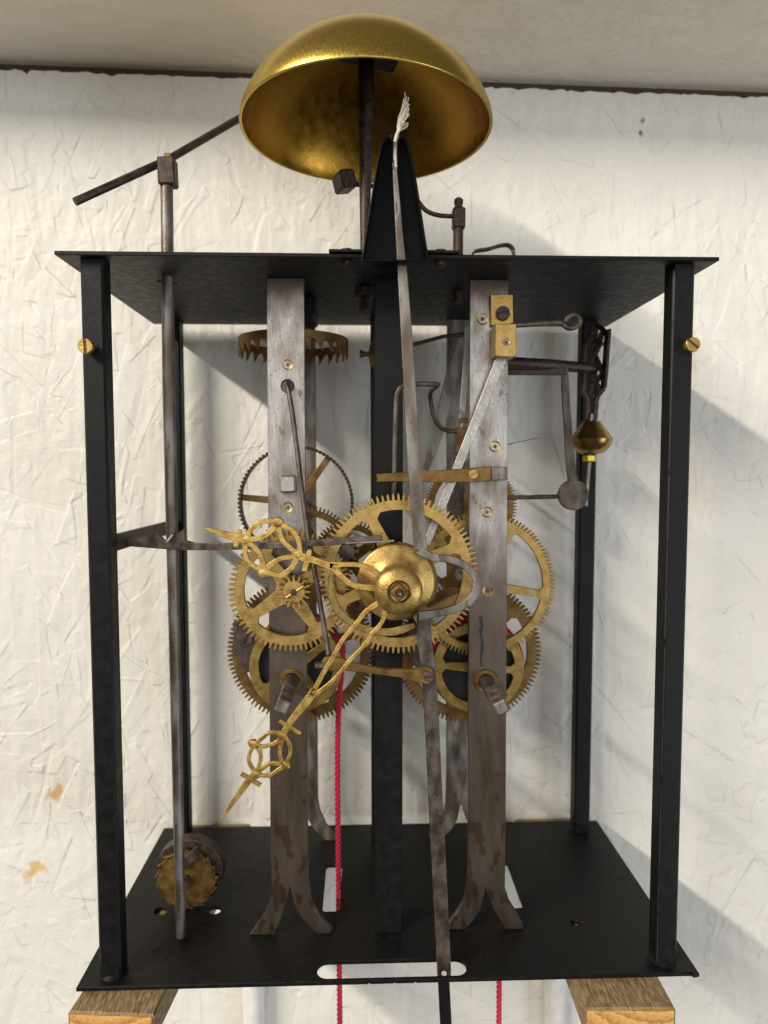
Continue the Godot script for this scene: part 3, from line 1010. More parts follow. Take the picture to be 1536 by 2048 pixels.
func build_pendulum() -> void:
	# folded sheet cock that the pendulum hangs from: a tapered channel, open to the front, with a foot tab on each side
	var t := thing("suspension_cock", "black folded iron cock standing at the front edge of the top plate", "suspension cock", Vector3(2, 296.6, 2))
	var rows := [[Vector3(0.9, 291.1, 6.0), 12.6], [Vector3(0.9, 298.0, 6.0), 11.4], [Vector3(0.9, 307.4, 6.0), 9.9], [Vector3(0.9, 316.6, 6.0), 8.4], [Vector3(0.9, 325.9, 6.0), 6.8], [Vector3(0.9, 333.2, 6.0), 5.2], [Vector3(0.9, 336.9, 6.0), 3.6], [Vector3(0.9, 338.7, 6.0), 1.6]]
	var path := []
	var half := []
	for r in rows:
		path.append(Vector3(r[0].x, r[0].y, 1.0))
		half.append(r[1])
	# back wall
	var back := []
	for k in path.size():
		back.append(Vector2(path[k].x + half[k], path[k].y))
	for k in range(path.size() - 1, -1, -1):
		back.append(Vector2(path[k].x - half[k], path[k].y))
	extrude(back, [circle(Vector2(1.3, 338.7), 0.9, 12)], 0.35, 1.5, 0.15)
	part(t, "back_wall", M.black_gloss)
	for s in [-1.0, 1.0]:
		var p3 := []
		for k in path.size():
			p3.append(Vector3(path[k].x + s * half[k], path[k].y, 4.6))
		sweep(smooth(p3, 3), rounded(0.9, 7.6, 0.3, 2), [], Vector3.BACK)
		part(t, "side_flange", M.black_gloss)
	box(Vector3(path[0].x, path[0].y + 0.5, 4.6), Vector3(24.6, 0.9, 7.2), 0.2)
	part(t, "bottom_lip", M.black_gloss)
	for s in [-1.0, 1.0]:
		box(Vector3(path[0].x + s * 19.0, 297.25, -3.0), Vector3(13.0, 1.1, 9.0), 0.2)
		var tab := part(t, "foot_tab", M.black_paint)
		screw_head(up_y(Vector3(path[0].x + s * 18.6, 297.8, -4.0)), 2.4, 1.5, 0.3)
		part(tab, "tab_screw", M.iron_brown)
		lathe([Vector2(2.1, 295.0), Vector2(2.1, 293.6), Vector2(1.5, 293.0), Vector2(0, 292.9)], up_y(Vector3(path[0].x + s * 18.6, 0, -5.0)), 14)
		part(tab, "screw_end", M.iron_brown)
	# the thread it hangs by
	t = thing("suspension_thread", "white frayed thread knotted through the top of the black cock", "thread", Vector3(1.0, 334.1, 4.0))
	tube(smooth([Vector3(1.2, 327.4, 4.2), Vector3(1.0, 332.3, 4.0), Vector3(1.2, 337.5, 2.4), Vector3(1.8, 341.5, -0.6), Vector3(2.7, 344.3, -2.6), Vector3(3.9, 348.7, -3.0)], 4), 0.75, 8)
	part(t, "loop", M.cord_white)
	rng.seed = 31
	for k in 30:
		var a := Vector3(2.7, 344.3, -2.6) + Vector3(rng.randfn(0, 0.3), 0, rng.randfn(0, 0.3))
		var e := Vector3(5.4, 354.4, -3.0) + Vector3(rng.randfn(0, 0.55), rng.randfn(-2.0, 2.6), rng.randfn(0, 0.6))
		var mid := (a + e) * 0.5 + Vector3(rng.randfn(-0.6, 0.5), rng.randfn(0, 0.5), rng.randfn(0, 0.5))
		tube(smooth([a, mid, e, e + Vector3(rng.randfn(0.2, 0.5), rng.randf_range(0.6, 2.0), rng.randfn(0, 0.4))], 3), 0.2, 5)
	part(t, "frayed_end", M.cord_white)
	# the pendulum rod: a flat steel strap that opens into a loop round the hand arbor
	t = thing("pendulum_rod", "long flat steel pendulum rod with a loop round the hand arbor", "pendulum rod", Vector3(20.8, -9.8, -6.0))
	band([Vector3(0.8, 328.1, 4.2), Vector3(1.6, 317.4, 4.0), Vector3(2.7, 302.6, 3.6), Vector3(4.1, 285.7, 3.2), Vector3(6.0, 259.1, 2.4), Vector3(7.8, 230.0, 1.6), Vector3(9.5, 204.3, 1.0), Vector3(11.4, 180.7, 0.4)], [1.6, 2.2, 2.9, 3.9, 4.6, 5.0, 5.3, 5.4], 1.3, 6, 0.3)
	part(t, "upper_strap", M.steel_worn)
	tube(smooth([Vector3(1.3, 325.6, 4.4), Vector3(0.2, 327.7, 4.6), Vector3(0.8, 329.9, 4.4), Vector3(1.7, 328.1, 4.3), Vector3(1.2, 325.5, 4.2)], 4), 0.45, 8)
	part(t, "hook", M.steel_dark)
	band([Vector3(10.8, 180.3, 0.4), Vector3(15.7, 177.6, 0.4), Vector3(23.3, 176.4, 0.4), Vector3(29.6, 173.7, 0.3), Vector3(33.5, 169.6, 0.2), Vector3(34.2, 165.7, 0.1), Vector3(33.0, 161.4, 0.0), Vector3(29.2, 157.8, -0.1), Vector3(22.9, 155.5, -0.1), Vector3(15.8, 154.2, -0.2), Vector3(10.9, 153.4, -0.2)], [3.6, 3.2, 3.0, 3.1, 3.2, 3.3, 3.4, 3.4, 3.2, 3.2, 4.0], 1.4, 5, 0.3)
	part(t, "loop", M.steel_worn)
	band([Vector3(12.8, 154.2, -0.2), Vector3(13.4, 141.4, -0.5), Vector3(15.4, 125.3, -0.9), Vector3(18.2, 75.6, -2.5), Vector3(19.7, 49.2, -3.5), Vector3(22.2, 5.1, -5.5), Vector3(22.6, -6.1, -6.4)], [5.6, 5.8, 5.9, 6.0, 6.1, 6.0, 5.7], 1.3, 4, 0.3)
	part(t, "lower_strap", M.steel_dark)
	lathe([Vector2(1.15, -4.6), Vector2(0.85, -4.3), Vector2(0.6, -4.7), Vector2(0, -4.72)], at_xyz(Vector3(22.4, -1.4, -4.9) * Vector3(1, 1, 0)), 16)
	part(t, "rivet", M.cord_white)
	band([Vector3(22.5, -5.1, -8.0), Vector3(24.7, -45.9, -8.4)], [5.0, 5.0], 1.7, 1, 0.3)
	part(t, "hanging_hook", M.black_paint)


func great_wheel(side: float, axis: Vector2, label: String, arm_rot: float) -> void:
	# barrel arbor: squared winding end, cap ring, black drum, toothed great wheel with click work
	var t := thing("great_wheel", label, "great wheel", Vector3(axis.x, axis.y, -70), "great wheels with winding squares")
	wheel(Vector3(axis.x, axis.y, -80), 2.4, gear(100, 38.3, 35.6, 0.48), 5, 30.8, 8.0, 5.0, 5.0, arm_rot)
	part(t, "toothed_wheel", M.brass_old)
	wheel(Vector3(axis.x, axis.y, -51), 2.2, circle(Vector2.ZERO, 22.2, 72), 4, 17.6, 5.6, 4.0, 4.6, arm_rot + 0.35 + (0.4 if side > 0 else 0.0), 0.3)
	part(t, "cap_ring", M.brass)
	lathe([Vector2(0, -53.4), Vector2(20.2, -53.4), Vector2(20.2, -73.0), Vector2(22.0, -73.2), Vector2(22.0, -76.0), Vector2(0, -76.0)], at_xyz(Vector3(axis.x, axis.y, 0)), 56)
	part(t, "drum", M.wood_black)
	rod_z(axis.x, axis.y, -104, -13.5, 3.2, 24)
	var ar := part(t, "winding_arbor", M.steel_dark)
	extrude(rect(-2.6, -2.6, 2.6, 2.6, 0.4), [], -15.0, 5.5, 0.5, at_xyz(Vector3(axis.x, axis.y, 0), 0.42 * side))
	part(ar, "squared_end", M.steel_worn)
	# click plate with its screw
	extrude([Vector2(-6, 11), Vector2(6, 11), Vector2(8, 4), Vector2(6, -13), Vector2(-2, -15), Vector2(-7, -5)], [], -70.5, -68.0, 0.3, Transform3D(Basis(Vector3.BACK, 0.1), Vector3(axis.x - 26.0, axis.y + 7.0, 0)))
	var cl := part(t, "click", M.steel_dark)
	screw_head(at_xyz(Vector3(axis.x - 26.0, axis.y + 9.5, -68.0)), 3.0, 1.4, 1.2)
	part(cl, "click_screw", M.steel_dark)


func build_barrels() -> void:
	great_wheel(-1.0, Vector2(-43.7, 118.5), "left brass great wheel and barrel, its winding square through the left upright", 0.3)
	great_wheel(1.0, Vector2(43.8, 117.1), "right brass great wheel and barrel, its winding square through the right upright", 0.75)


func build_trains() -> void:
	# left train: thin rimmed contrate wheel, inner wheel, crown escape wheel lying flat
	var c := Vector3(-44.6, 196.0, -29.5)
	var t := thing("contrate_wheel", "thin brass wheel with teeth set on its rim, behind the left upright", "clock wheel", Vector3(c.x, c.y, -71))
	var rim := []
	for k in 49:
		rim.append(Vector2(0, 0))
	lathe([Vector2(27.2, -73.0), Vector2(28.3, -73.0), Vector2(28.3, -68.4), Vector2(27.2, -68.4), Vector2(27.2, -73.0)], at_xyz(Vector3(c.x, c.y, 0)), 80)
	part(t, "rim", M.brass_old)
	for k in 84:
		var a := TAU * k / 84.0
		box(Vector3(c.x + cos(a) * 27.8, c.y + sin(a) * 27.8, -67.4), Vector3(1.7, 1.15, 2.4), 0.15, Basis(Vector3.BACK, a))
	part(t, "teeth", M.iron_brown)
	for k in 3:
		var a := 0.95 + TAU * k / 3.0
		var d := Vector3(cos(a), sin(a), 0)
		sweep([Vector3(c.x, c.y, -71.5) + d * 3.0, Vector3(c.x, c.y, -71.5) + d * 27.3], rounded(3.0, 1.6, 0.3, 2), [1.3, 1.0], Vector3.BACK)
		part(t, "arm", M.brass_old)
	lathe([Vector2(1.4, -106), Vector2(1.4, -75), Vector2(5, -75), Vector2(5, -69), Vector2(1.4, -69), Vector2(1.4, -30.2)], at_xyz(Vector3(c.x, c.y, 0)), 18)
	part(t, "arbor", M.steel_dark)
	t = thing("crown_gear", "brass crown escape wheel lying flat under the top plate, teeth pointing down", "escape wheel", Vector3(-45.5, 262, -72))
	var e := Vector3(-45.4, 0, -71)
	lathe([Vector2(25.9, 276.4), Vector2(27.0, 276.4), Vector2(27.0, 272.8), Vector2(25.9, 272.8), Vector2(25.9, 276.4)], up_y(e), 84)
	part(t, "rim", M.brass_old)
	for k in 27:
		var a0 := TAU * k / 27.0
		var st := TAU / 27.0
		var pts := [[0.0, 272.9], [0.86, 272.9], [0.58, 271.8], [0.42, 270.6], [0.28, 269.2], [0.06, 267.6], [0.12, 269.2], [0.11, 270.6], [0.04, 271.8]]
		var ring_o := []
		var ring_i := []
		for p in pts:
			var a: float = a0 + st * p[0]
			ring_o.append(e + Vector3(cos(a) * 26.9, p[1], sin(a) * 26.9))
			ring_i.append(e + Vector3(cos(a) * 26.0, p[1], sin(a) * 26.0))
		var flat := PackedVector2Array(pts.map(func(p): return Vector2(p[0] * 5.4, p[1])))
		var idx := Geometry2D.triangulate_polygon(flat)
		var out_n := Vector3(cos(a0 + st * 0.4), 0, sin(a0 + st * 0.4))
		for q in range(0, idx.size(), 3):
			tri(ring_o[idx[q]], ring_o[idx[q + 1]], ring_o[idx[q + 2]], out_n, out_n, out_n)
			tri(ring_i[idx[q]], ring_i[idx[q + 1]], ring_i[idx[q + 2]], -out_n, -out_n, -out_n)
		for q in pts.size():
			var r := (q + 1) % pts.size()
			var nn: Vector3 = (ring_o[r] - ring_o[q]).cross(out_n).normalized()
			quad(ring_o[q], ring_o[r], ring_i[r], ring_i[q], nn, nn, nn, nn)
	part(t, "teeth", M.brass_old)
	for k in 3:
		var a := 0.5 + TAU * k / 3.0
		sweep([e + Vector3(0, 275.2, 0), e + Vector3(cos(a) * 26.2, 275.2, sin(a) * 26.2)], rounded(4.0, 1.2, 0.3, 2), [], Vector3.UP)
		part(t, "arm", M.brass_old)
	lathe([Vector2(0, 225), Vector2(1.3, 225), Vector2(1.3, 273), Vector2(5, 273), Vector2(5, 278), Vector2(1.3, 278), Vector2(1.3, 291), Vector2(0, 291)], up_y(e), 16)
	part(t, "arbor", M.steel_dark)
	box(Vector3(-45.4, 290.0, -72), Vector3(22, 9, 30), 0.8)
	solo("escape_cock", "black iron block under the top plate that holds the crown wheel", "bracket", M.black_paint, Vector3(-45.4, 286, -72))
	# middle of the movement: wheel and pinions between the uprights
	c = Vector3(-37.7, 171.9, -56.0)
	t = thing("intermediate_wheel", "dark brass wheel between the uprights, behind the hour hand", "clock wheel", Vector3(c.x, c.y, -56))
	wheel(c, 2.2, gear(72, 23.4, 21.2, 0.5), 4, 18.2, 5.0, 4.6, 5.0, 0.1)
	part(t, "toothed_wheel", M.brass_old)
	rod_z(c.x, c.y, -108, -32.2, 1.6)
	part(t, "arbor", M.steel_dark)
	c = Vector3(-18.0, 168.1, -66.0)
	t = thing("centre_wheel", "small aged brass wheel beside the centre post, its pinion to the front", "clock wheel", Vector3(c.x, c.y, -66))
	wheel(c, 2.4, gear(60, 19.6, 17.4, 0.5), 4, 14.6, 4.4, 5.2, 5.2, 0.6)
	part(t, "toothed_wheel", M.brass_old)
	pinion(Vector3(-18.6, 174.5, -50.0), 5.6, 8, 14.0)
	part(t, "pinion", M.steel_dark)
	rod_z(c.x, c.y, -108, -42, 1.6)
	part(t, "arbor", M.steel_dark)
	c = Vector3(-14.9, 149.7, -48.0)
	t = thing("small_gear", "small rough toothed brass gear left of the hand arbor", "gear", Vector3(c.x, c.y, -48))
	extrude(gear(22, 8.3, 6.4, 0.5), [circle(Vector2.ZERO, 1.4, 14)], -52.5, -44.0, 0.2, at_xyz(Vector3(c.x, c.y, 0)))
	part(t, "toothed_wheel", M.brass_old)
	rod_z(c.x, c.y, -90, -40, 1.35)
	part(t, "arbor", M.steel_dark)
	# right train
	c = Vector3(44.4, 158.4, -29.5)
	t = thing("pin_wheel", "large five armed brass wheel behind the right upright, reaching right of it", "clock wheel", Vector3(c.x, c.y, -45))
	wheel(Vector3(c.x, c.y, -45), 2.4, gear(112, 34.4, 32.1, 0.5), 5, 28.6, 6.6, 3.4, 4.6, -0.16)
	part(t, "toothed_wheel", M.brass)
	rod_z(c.x, c.y, -108, -30.2, 1.6)
	part(t, "arbor", M.steel_dark)
	pinion(Vector3(c.x, c.y, -80), 5.5, 8, 8.0)
	part(t, "pinion", M.steel_dark)
	c = Vector3(43.6, 193.6, -29.5)
	t = thing("warning_wheel", "upper right brass wheel half hidden behind the right upright", "clock wheel", Vector3(c.x, c.y, -75))
	wheel(Vector3(c.x, c.y, -75), 2.2, gear(88, 23.6, 21.9, 0.5), 4, 18.8, 5.2, 3.4, 4.4, 0.5)
	part(t, "toothed_wheel", M.brass_old)
	rod_z(c.x, c.y, -108, -30.2, 1.5)
	part(t, "arbor", M.steel_dark)
	pinion(Vector3(c.x, c.y, -46), 4.6, 7, 7.0)
	part(t, "pinion", M.steel_dark)
	c = Vector3(46.9, 222.6, -29.5)
	rod_z(c.x, c.y, -108, -30.2, 1.4)
	solo("fly_arbor", "thin steel arbor behind the right upright, level with its second pivot hole", "arbor", M.steel_dark, Vector3(c.x, c.y, -70))
	# brass collar pieces round the middle of the right train
	c = Vector3(31.9, 168.7, -56.0)
	t = thing("strike_cam", "aged brass cam wheel behind the pendulum loop", "cam", Vector3(c.x, c.y, -56))
	wheel(c, 2.4, saw(10, 15.5, 13.2, 0.2, -1.0), 3, 10.4, 3.6, 4.4, 4.6, 0.4)
	part(t, "cam_wheel", M.brass_old)
	rod_z(c.x, c.y, -100, -40, 1.4)
	part(t, "arbor", M.steel_dark)


func build_motion_work() -> void:
	# left wheel with its pinion
	var c := Vector3(-43.2, 159.9, -24.0)
	var p := Vector3(-41.0, 160.5, -17.0)
	var t := thing("pinion_gear", "brass wheel with a small pinion at its centre, in front of the left upright", "clock wheel", Vector3(c.x, c.y, -24), "front motion wheels")
	wheel(c, 2.0, gear(71, 26.9, 24.2, 0.5, 0.02), 4, 20.0, 6.4, 4.8, 7.0, 0.58)
	part(t, "toothed_wheel", M.brass)
	extrude(gear(16, 7.3, 4.9, 0.44), [], -22.9, -16.8, 0.15, at_xyz(Vector3(p.x, p.y, 0)))
	var pin := part(t, "pinion", M.brass)
	lathe([Vector2(4.7, -16.9), Vector2(4.5, -16.4), Vector2(1.6, -16.3), Vector2(0, -16.3)], at_xyz(Vector3(p.x, p.y, 0)), 24)
	part(pin, "pinion_face", M.brass)
	rod_z(p.x, p.y, -29.4, -14.6, 1.35)
	part(t, "stud", M.steel_dark)
	sweep([Vector3(p.x - 3.2, p.y - 2.2, -15.6), Vector3(p.x + 4.2, p.y + 2.6, -15.6)], rounded(0.9, 0.9, 0.4, 2), [], Vector3.BACK)
	part(t, "cotter_pin", M.brass)
	# centre wheel of the motion work, with its curved friction spring, snail and dished cover
	c = Vector3(3.5, 168.0, -17.0)
	t = thing("motion_wheel", "large brass toothed wheel at the middle with a curved spring in its opening", "clock wheel", Vector3(c.x, c.y, -17), "front motion wheels")
	wheel(c, 2.0, gear(92, 34.4, 31.6, 0.5), 4, 27.4, 9.0, 4.8, 6.6, 2.02)
	part(t, "toothed_wheel", M.brass)
	band([Vector3(-25.1, 168.0, -15.0), Vector3(-25.2, 162.0, -15.0), Vector3(-23.9, 156.0, -15.0), Vector3(-20.2, 150.4, -15.0), Vector3(-14.6, 146.5, -15.0), Vector3(-7.6, 144.1, -15.0), Vector3(-0.2, 143.4, -15.0), Vector3(5.4, 144.6, -15.0), Vector3(10.3, 146.3, -15.0)], [1.2, 2.6, 3.0, 3.0, 3.0, 3.0, 3.4, 3.6, 2.2], 1.0, 5, 0.3)
	part(t, "friction_spring", M.brass)
	var a := Vector3(1.9, 166.3, 16.0)
	rod_z(a.x, a.y, -104, 12, 3.6, 24)
	part(t, "hand_pipe", M.brass_old)
	# snail
	var sn := []
	for k in 12:
		var r := lerpf(13.2, 17.6, k / 11.0)
		for q in 6:
			sn.append(Vector2.from_angle(-0.6 - TAU * (k + q / 5.99) / 12.0) * r)
	extrude(sn, [], -9.5, -7.6, 0.15, at_xyz(Vector3(a.x, a.y, 0)))
	solo("strike_snail", "stepped brass snail just behind the round dished cover", "snail", M.brass_old, Vector3(a.x, a.y, -8.5))
	lathe([Vector2(3.7, -6.6), Vector2(15.4, -6.6), Vector2(16.0, -6.2), Vector2(15.9, -5.6), Vector2(15.3, -5.1), Vector2(12.0, -4.4), Vector2(8.6, -3.2), Vector2(7.2, -1.6), Vector2(6.6, 1.0), Vector2(6.4, 8.0), Vector2(3.7, 8.0)], at_xyz(Vector3(a.x, a.y, 0)), 72)
	solo("dished_cover", "round brass dished cover on the hand arbor, behind both hands", "cover", M.brass, Vector3(a.x, a.y, -4))


func ring(at: Vector3, r: float, z0: float, z1: float) -> void:
	lathe([Vector2(0, z0), Vector2(r * 0.96, z0), Vector2(r, lerpf(z0, z1, 0.4)), Vector2(r * 0.82, lerpf(z0, z1, 0.85)), Vector2(r * 0.4, z1), Vector2(0, z1)], at_xyz(Vector3(at.x, at.y, 0)), 20)


func build_hands() -> void:
	# hour hand: pierced brass, points up and to the left
	var z := 10.5
	band([Vector3(-72.8, 190.7, 10.5), Vector3(-66.4, 188.4, 10.5), Vector3(-60.5, 186.7, 10.5), Vector3(-56.3, 185.9, 10.5), Vector3(-55.4, 185.6, 10.5)], [0.4, 2.2, 3.1, 3.6, 3.0], 1.2, 5, 0.17)
	band([Vector3(-58.6, 189.7, 10.6), Vector3(-59.4, 186.6, 10.6), Vector3(-60.4, 183.1, 10.6)], [1.7, 2.2, 1.7], 1.2, 5, 0.17)
	for s in [[[Vector3(-56.0, 186.8, 10.4), Vector3(-54.1, 189.9, 10.4), Vector3(-51.0, 192.4, 10.4), Vector3(-48.0, 192.9, 10.4), Vector3(-44.9, 192.3, 10.4)], 1.83], [[Vector3(-55.8, 185.9, 10.5), Vector3(-51.6, 186.2, 10.5), Vector3(-48.1, 187.9, 10.5), Vector3(-45.3, 190.8, 10.5)], 1.95], [[Vector3(-42.8, 191.3, 10.4), Vector3(-39.2, 189.6, 10.4), Vector3(-36.9, 186.6, 10.4), Vector3(-36.0, 183.0, 10.4), Vector3(-36.4, 179.7, 10.4)], 1.83], [[Vector3(-44.1, 190.4, 10.5), Vector3(-42.5, 185.6, 10.5), Vector3(-39.7, 182.6, 10.5), Vector3(-37.2, 180.5, 10.5)], 1.95],
			[[Vector3(-56.6, 185.2, 10.4), Vector3(-56.8, 180.6, 10.4), Vector3(-55.4, 177.1, 10.4), Vector3(-52.7, 175.1, 10.4), Vector3(-50.1, 173.8, 10.4)], 1.83], [[Vector3(-55.6, 184.8, 10.5), Vector3(-54.1, 183.7, 10.5), Vector3(-51.7, 181.2, 10.5), Vector3(-50.4, 178.1, 10.5), Vector3(-49.7, 174.4, 10.5)], 1.95], [[Vector3(-48.9, 174.2, 10.4), Vector3(-45.7, 177.1, 10.4), Vector3(-42.2, 178.6, 10.4), Vector3(-39.3, 179.0, 10.4), Vector3(-36.6, 179.7, 10.4)], 1.83], [[Vector3(-49.3, 173.4, 10.5), Vector3(-46.3, 172.5, 10.5), Vector3(-43.3, 172.0, 10.5), Vector3(-39.8, 174.0, 10.5), Vector3(-38.0, 176.5, 10.5), Vector3(-37.0, 179.2, 10.5)], 1.95]]:
		band(s[0], [s[1] * 1.25, s[1], s[1], s[1], s[1] * 1.25], 1.2, 5, 0.17)
	for k in [[Vector3(-44.0, 192.4, 10.0), 2.0], [Vector3(-49.9, 172.8, 10.0), 2.1], [Vector3(-56.1, 185.7, 10.0), 2.32], [Vector3(-36.6, 179.9, 10.0), 2.32]]:
		ring(k[0], k[1], 9.85, 11.2)
	ring(Vector3(-22.6, 175.0, 10.0), 1.7, 9.8, 11.15)
	band([Vector3(-37.0, 179.7, 10.5), Vector3(-33.7, 178.6, 10.5), Vector3(-30.3, 177.7, 10.5), Vector3(-24.4, 175.4, 10.5), Vector3(-22.1, 174.6, 10.5)], [2.6, 3.2, 2.6, 2.9, 3.4], 1.2, 5, 0.17)
	band([Vector3(-32.1, 181.7, 10.6), Vector3(-33.0, 178.2, 10.6), Vector3(-34.2, 173.6, 10.6)], [1.8, 2.2, 1.8], 1.2, 5, 0.17)
	band([Vector3(-24.4, 175.8, 10.5), Vector3(-19.3, 176.0, 10.5), Vector3(-14.3, 175.9, 10.5), Vector3(-9.2, 174.6, 10.5), Vector3(-5.5, 172.0, 10.5), Vector3(-2.2, 168.9, 10.5)], [2.8, 1.9, 1.8, 2.0, 2.2, 2.4], 1.2, 5, 0.17)
	band([Vector3(-24.4, 175.2, 10.4), Vector3(-22.3, 173.8, 10.4), Vector3(-18.8, 170.3, 10.4), Vector3(-15.3, 168.0, 10.4), Vector3(-10.8, 167.0, 10.4), Vector3(-5.1, 166.5, 10.4)], [2.6, 2.4, 2.2, 2.2, 2.3, 2.4], 1.2, 5, 0.17)
	solo("hour_hand", "pierced brass hour hand pointing up to the left", "clock hand", M.brass_hand, Vector3(0.7, 165.9, 10.5), "pierced brass hands")
	# minute hand: longer, points down and to the left
	band([Vector3(-5.8, 161.5, 13.6), Vector3(-9.2, 159.4, 13.6), Vector3(-11.7, 157.1, 13.6), Vector3(-14.0, 154.0, 13.6), Vector3(-17.1, 150.4, 13.6), Vector3(-20.1, 146.5, 13.6), Vector3(-23.6, 140.1, 13.6), Vector3(-26.9, 134.7, 13.6), Vector3(-30.6, 127.7, 13.6), Vector3(-31.8, 126.1, 13.6)], [2.2, 1.8, 1.7, 1.6, 1.6, 1.7, 1.8, 1.8, 1.8, 1.8], 1.2, 5, 0.17)
	band([Vector3(-3.1, 159.1, 13.5), Vector3(-4.4, 154.3, 13.5), Vector3(-6.5, 151.5, 13.5), Vector3(-8.5, 149.5, 13.5), Vector3(-10.5, 146.1, 13.5), Vector3(-14.1, 142.1, 13.5), Vector3(-16.6, 139.6, 13.5), Vector3(-20.6, 134.6, 13.5), Vector3(-25.0, 130.1, 13.5), Vector3(-30.3, 126.1, 13.5), Vector3(-31.8, 125.3, 13.5)], [2.2, 1.5, 1.7, 1.4, 1.5, 1.5, 1.7, 1.4, 1.4, 1.8, 1.8], 1.2, 5, 0.17)
	band([Vector3(-30.2, 127.9, 13.6), Vector3(-33.9, 122.8, 13.6), Vector3(-38.0, 117.8, 13.6), Vector3(-40.7, 113.9, 13.6), Vector3(-43.1, 109.8, 13.6)], [3.2, 3.2, 2.7, 2.6, 2.4], 1.2, 5, 0.17)
	band([Vector3(-43.9, 116.1, 13.7), Vector3(-39.9, 113.5, 13.7), Vector3(-35.9, 110.9, 13.7)], [1.5, 1.7, 1.5], 1.2, 5, 0.17)
	for s in [[[Vector3(-43.0, 111.1, 13.5), Vector3(-47.7, 111.3, 13.5), Vector3(-50.7, 109.1, 13.5), Vector3(-53.1, 107.1, 13.5)], 1.40], [[Vector3(-43.6, 109.4, 13.6), Vector3(-44.6, 108.0, 13.6), Vector3(-47.7, 106.5, 13.6), Vector3(-50.8, 105.9, 13.6), Vector3(-53.1, 106.6, 13.6)], 1.46], [[Vector3(-42.3, 109.9, 13.5), Vector3(-43.7, 106.1, 13.5), Vector3(-44.0, 102.8, 13.5), Vector3(-43.2, 100.0, 13.5), Vector3(-42.2, 98.7, 13.5)], 1.46], [[Vector3(-41.9, 110.0, 13.6), Vector3(-40.2, 106.8, 13.6), Vector3(-39.9, 103.5, 13.6), Vector3(-41.2, 100.0, 13.6), Vector3(-42.0, 98.7, 13.6)], 1.40],
			[[Vector3(-53.8, 106.5, 13.5), Vector3(-55.6, 103.0, 13.5), Vector3(-55.7, 99.8, 13.5), Vector3(-54.3, 96.9, 13.5), Vector3(-53.2, 95.1, 13.5)], 1.40], [[Vector3(-53.3, 106.6, 13.6), Vector3(-51.5, 103.7, 13.6), Vector3(-51.4, 100.4, 13.6), Vector3(-52.4, 97.3, 13.6), Vector3(-53.0, 95.3, 13.6)], 1.46], [[Vector3(-42.6, 98.9, 13.5), Vector3(-47.2, 99.3, 13.5), Vector3(-50.3, 97.5, 13.5), Vector3(-53.0, 95.2, 13.5)], 1.46], [[Vector3(-42.2, 98.3, 13.6), Vector3(-45.0, 96.4, 13.6), Vector3(-47.8, 94.6, 13.6), Vector3(-51.0, 94.5, 13.6), Vector3(-53.2, 95.3, 13.6)], 1.40]]:
		band(s[0], [s[1] * 1.2, s[1], s[1], s[1] * 1.2], 1.2, 5, 0.17)
	for k in [[Vector3(-54.1, 106.9, 13.0), 1.95], [Vector3(-41.9, 98.4, 13.0), 1.95], [Vector3(-42.9, 110.1, 13.0), 1.95], [Vector3(-53.3, 95.0, 13.0), 1.95]]:
		ring(k[0], k[1], 12.9, 14.3)
	ring(Vector3(-30.7, 126.9, 13.0), 1.75, 12.9, 14.25)
	ring(Vector3(-55.1, 107.5, 13.0), 1.2, 12.95, 14.25)
	ring(Vector3(-41.1, 97.8, 13.0), 1.2, 12.95, 14.25)
	band([Vector3(-53.0, 96.1, 13.6), Vector3(-55.9, 92.8, 13.6), Vector3(-57.5, 90.6, 13.6), Vector3(-62.4, 83.8, 13.6), Vector3(-66.8, 77.0, 13.6)], [2.4, 2.6, 2.5, 1.8, 0.4], 1.2, 5, 0.17)
	band([Vector3(-58.9, 95.4, 13.7), Vector3(-55.5, 93.2, 13.7), Vector3(-51.5, 90.6, 13.7)], [1.5, 1.7, 1.5], 1.2, 5, 0.17)
	solo("minute_hand", "long pierced brass minute hand pointing down to the left", "clock hand", M.brass_hand, Vector3(1.5, 165.5, 13.5), "pierced brass hands")
	# domed brass washer and nut that hold them
	var a := Vector3(1.9, 166.3, 16.0)
	var t := thing("hand_washer", "domed brass washer with a square nut that holds the hands", "washer", Vector3(a.x, a.y, 16))
	lathe([Vector2(2.4, 14.6), Vector2(9.0, 14.6), Vector2(9.25, 15.0), Vector2(9.1, 15.7), Vector2(8.0, 16.6), Vector2(6.2, 17.4), Vector2(4.6, 17.8), Vector2(4.0, 17.2), Vector2(3.6, 16.0), Vector2(2.4, 15.8)], at_xyz(Vector3(a.x, a.y, 0)), 64)
	part(t, "dome", M.brass)
	extrude(rect(-2.5, -2.5, 2.5, 2.5, 0.5), [circle(Vector2.ZERO, 1.3, 16)], 15.6, 19.0, 0.3, at_xyz(Vector3(a.x, a.y, 0), 0.7))
	part(t, "square_nut", M.brass_old)
	lathe([Vector2(1.3, 15.0), Vector2(1.3, 19.2), Vector2(1.0, 19.6), Vector2(0.6, 19.2), Vector2(0, 19.0)], at_xyz(Vector3(a.x, a.y, 0)), 16)
	part(t, "arbor_end", M.steel_dark)


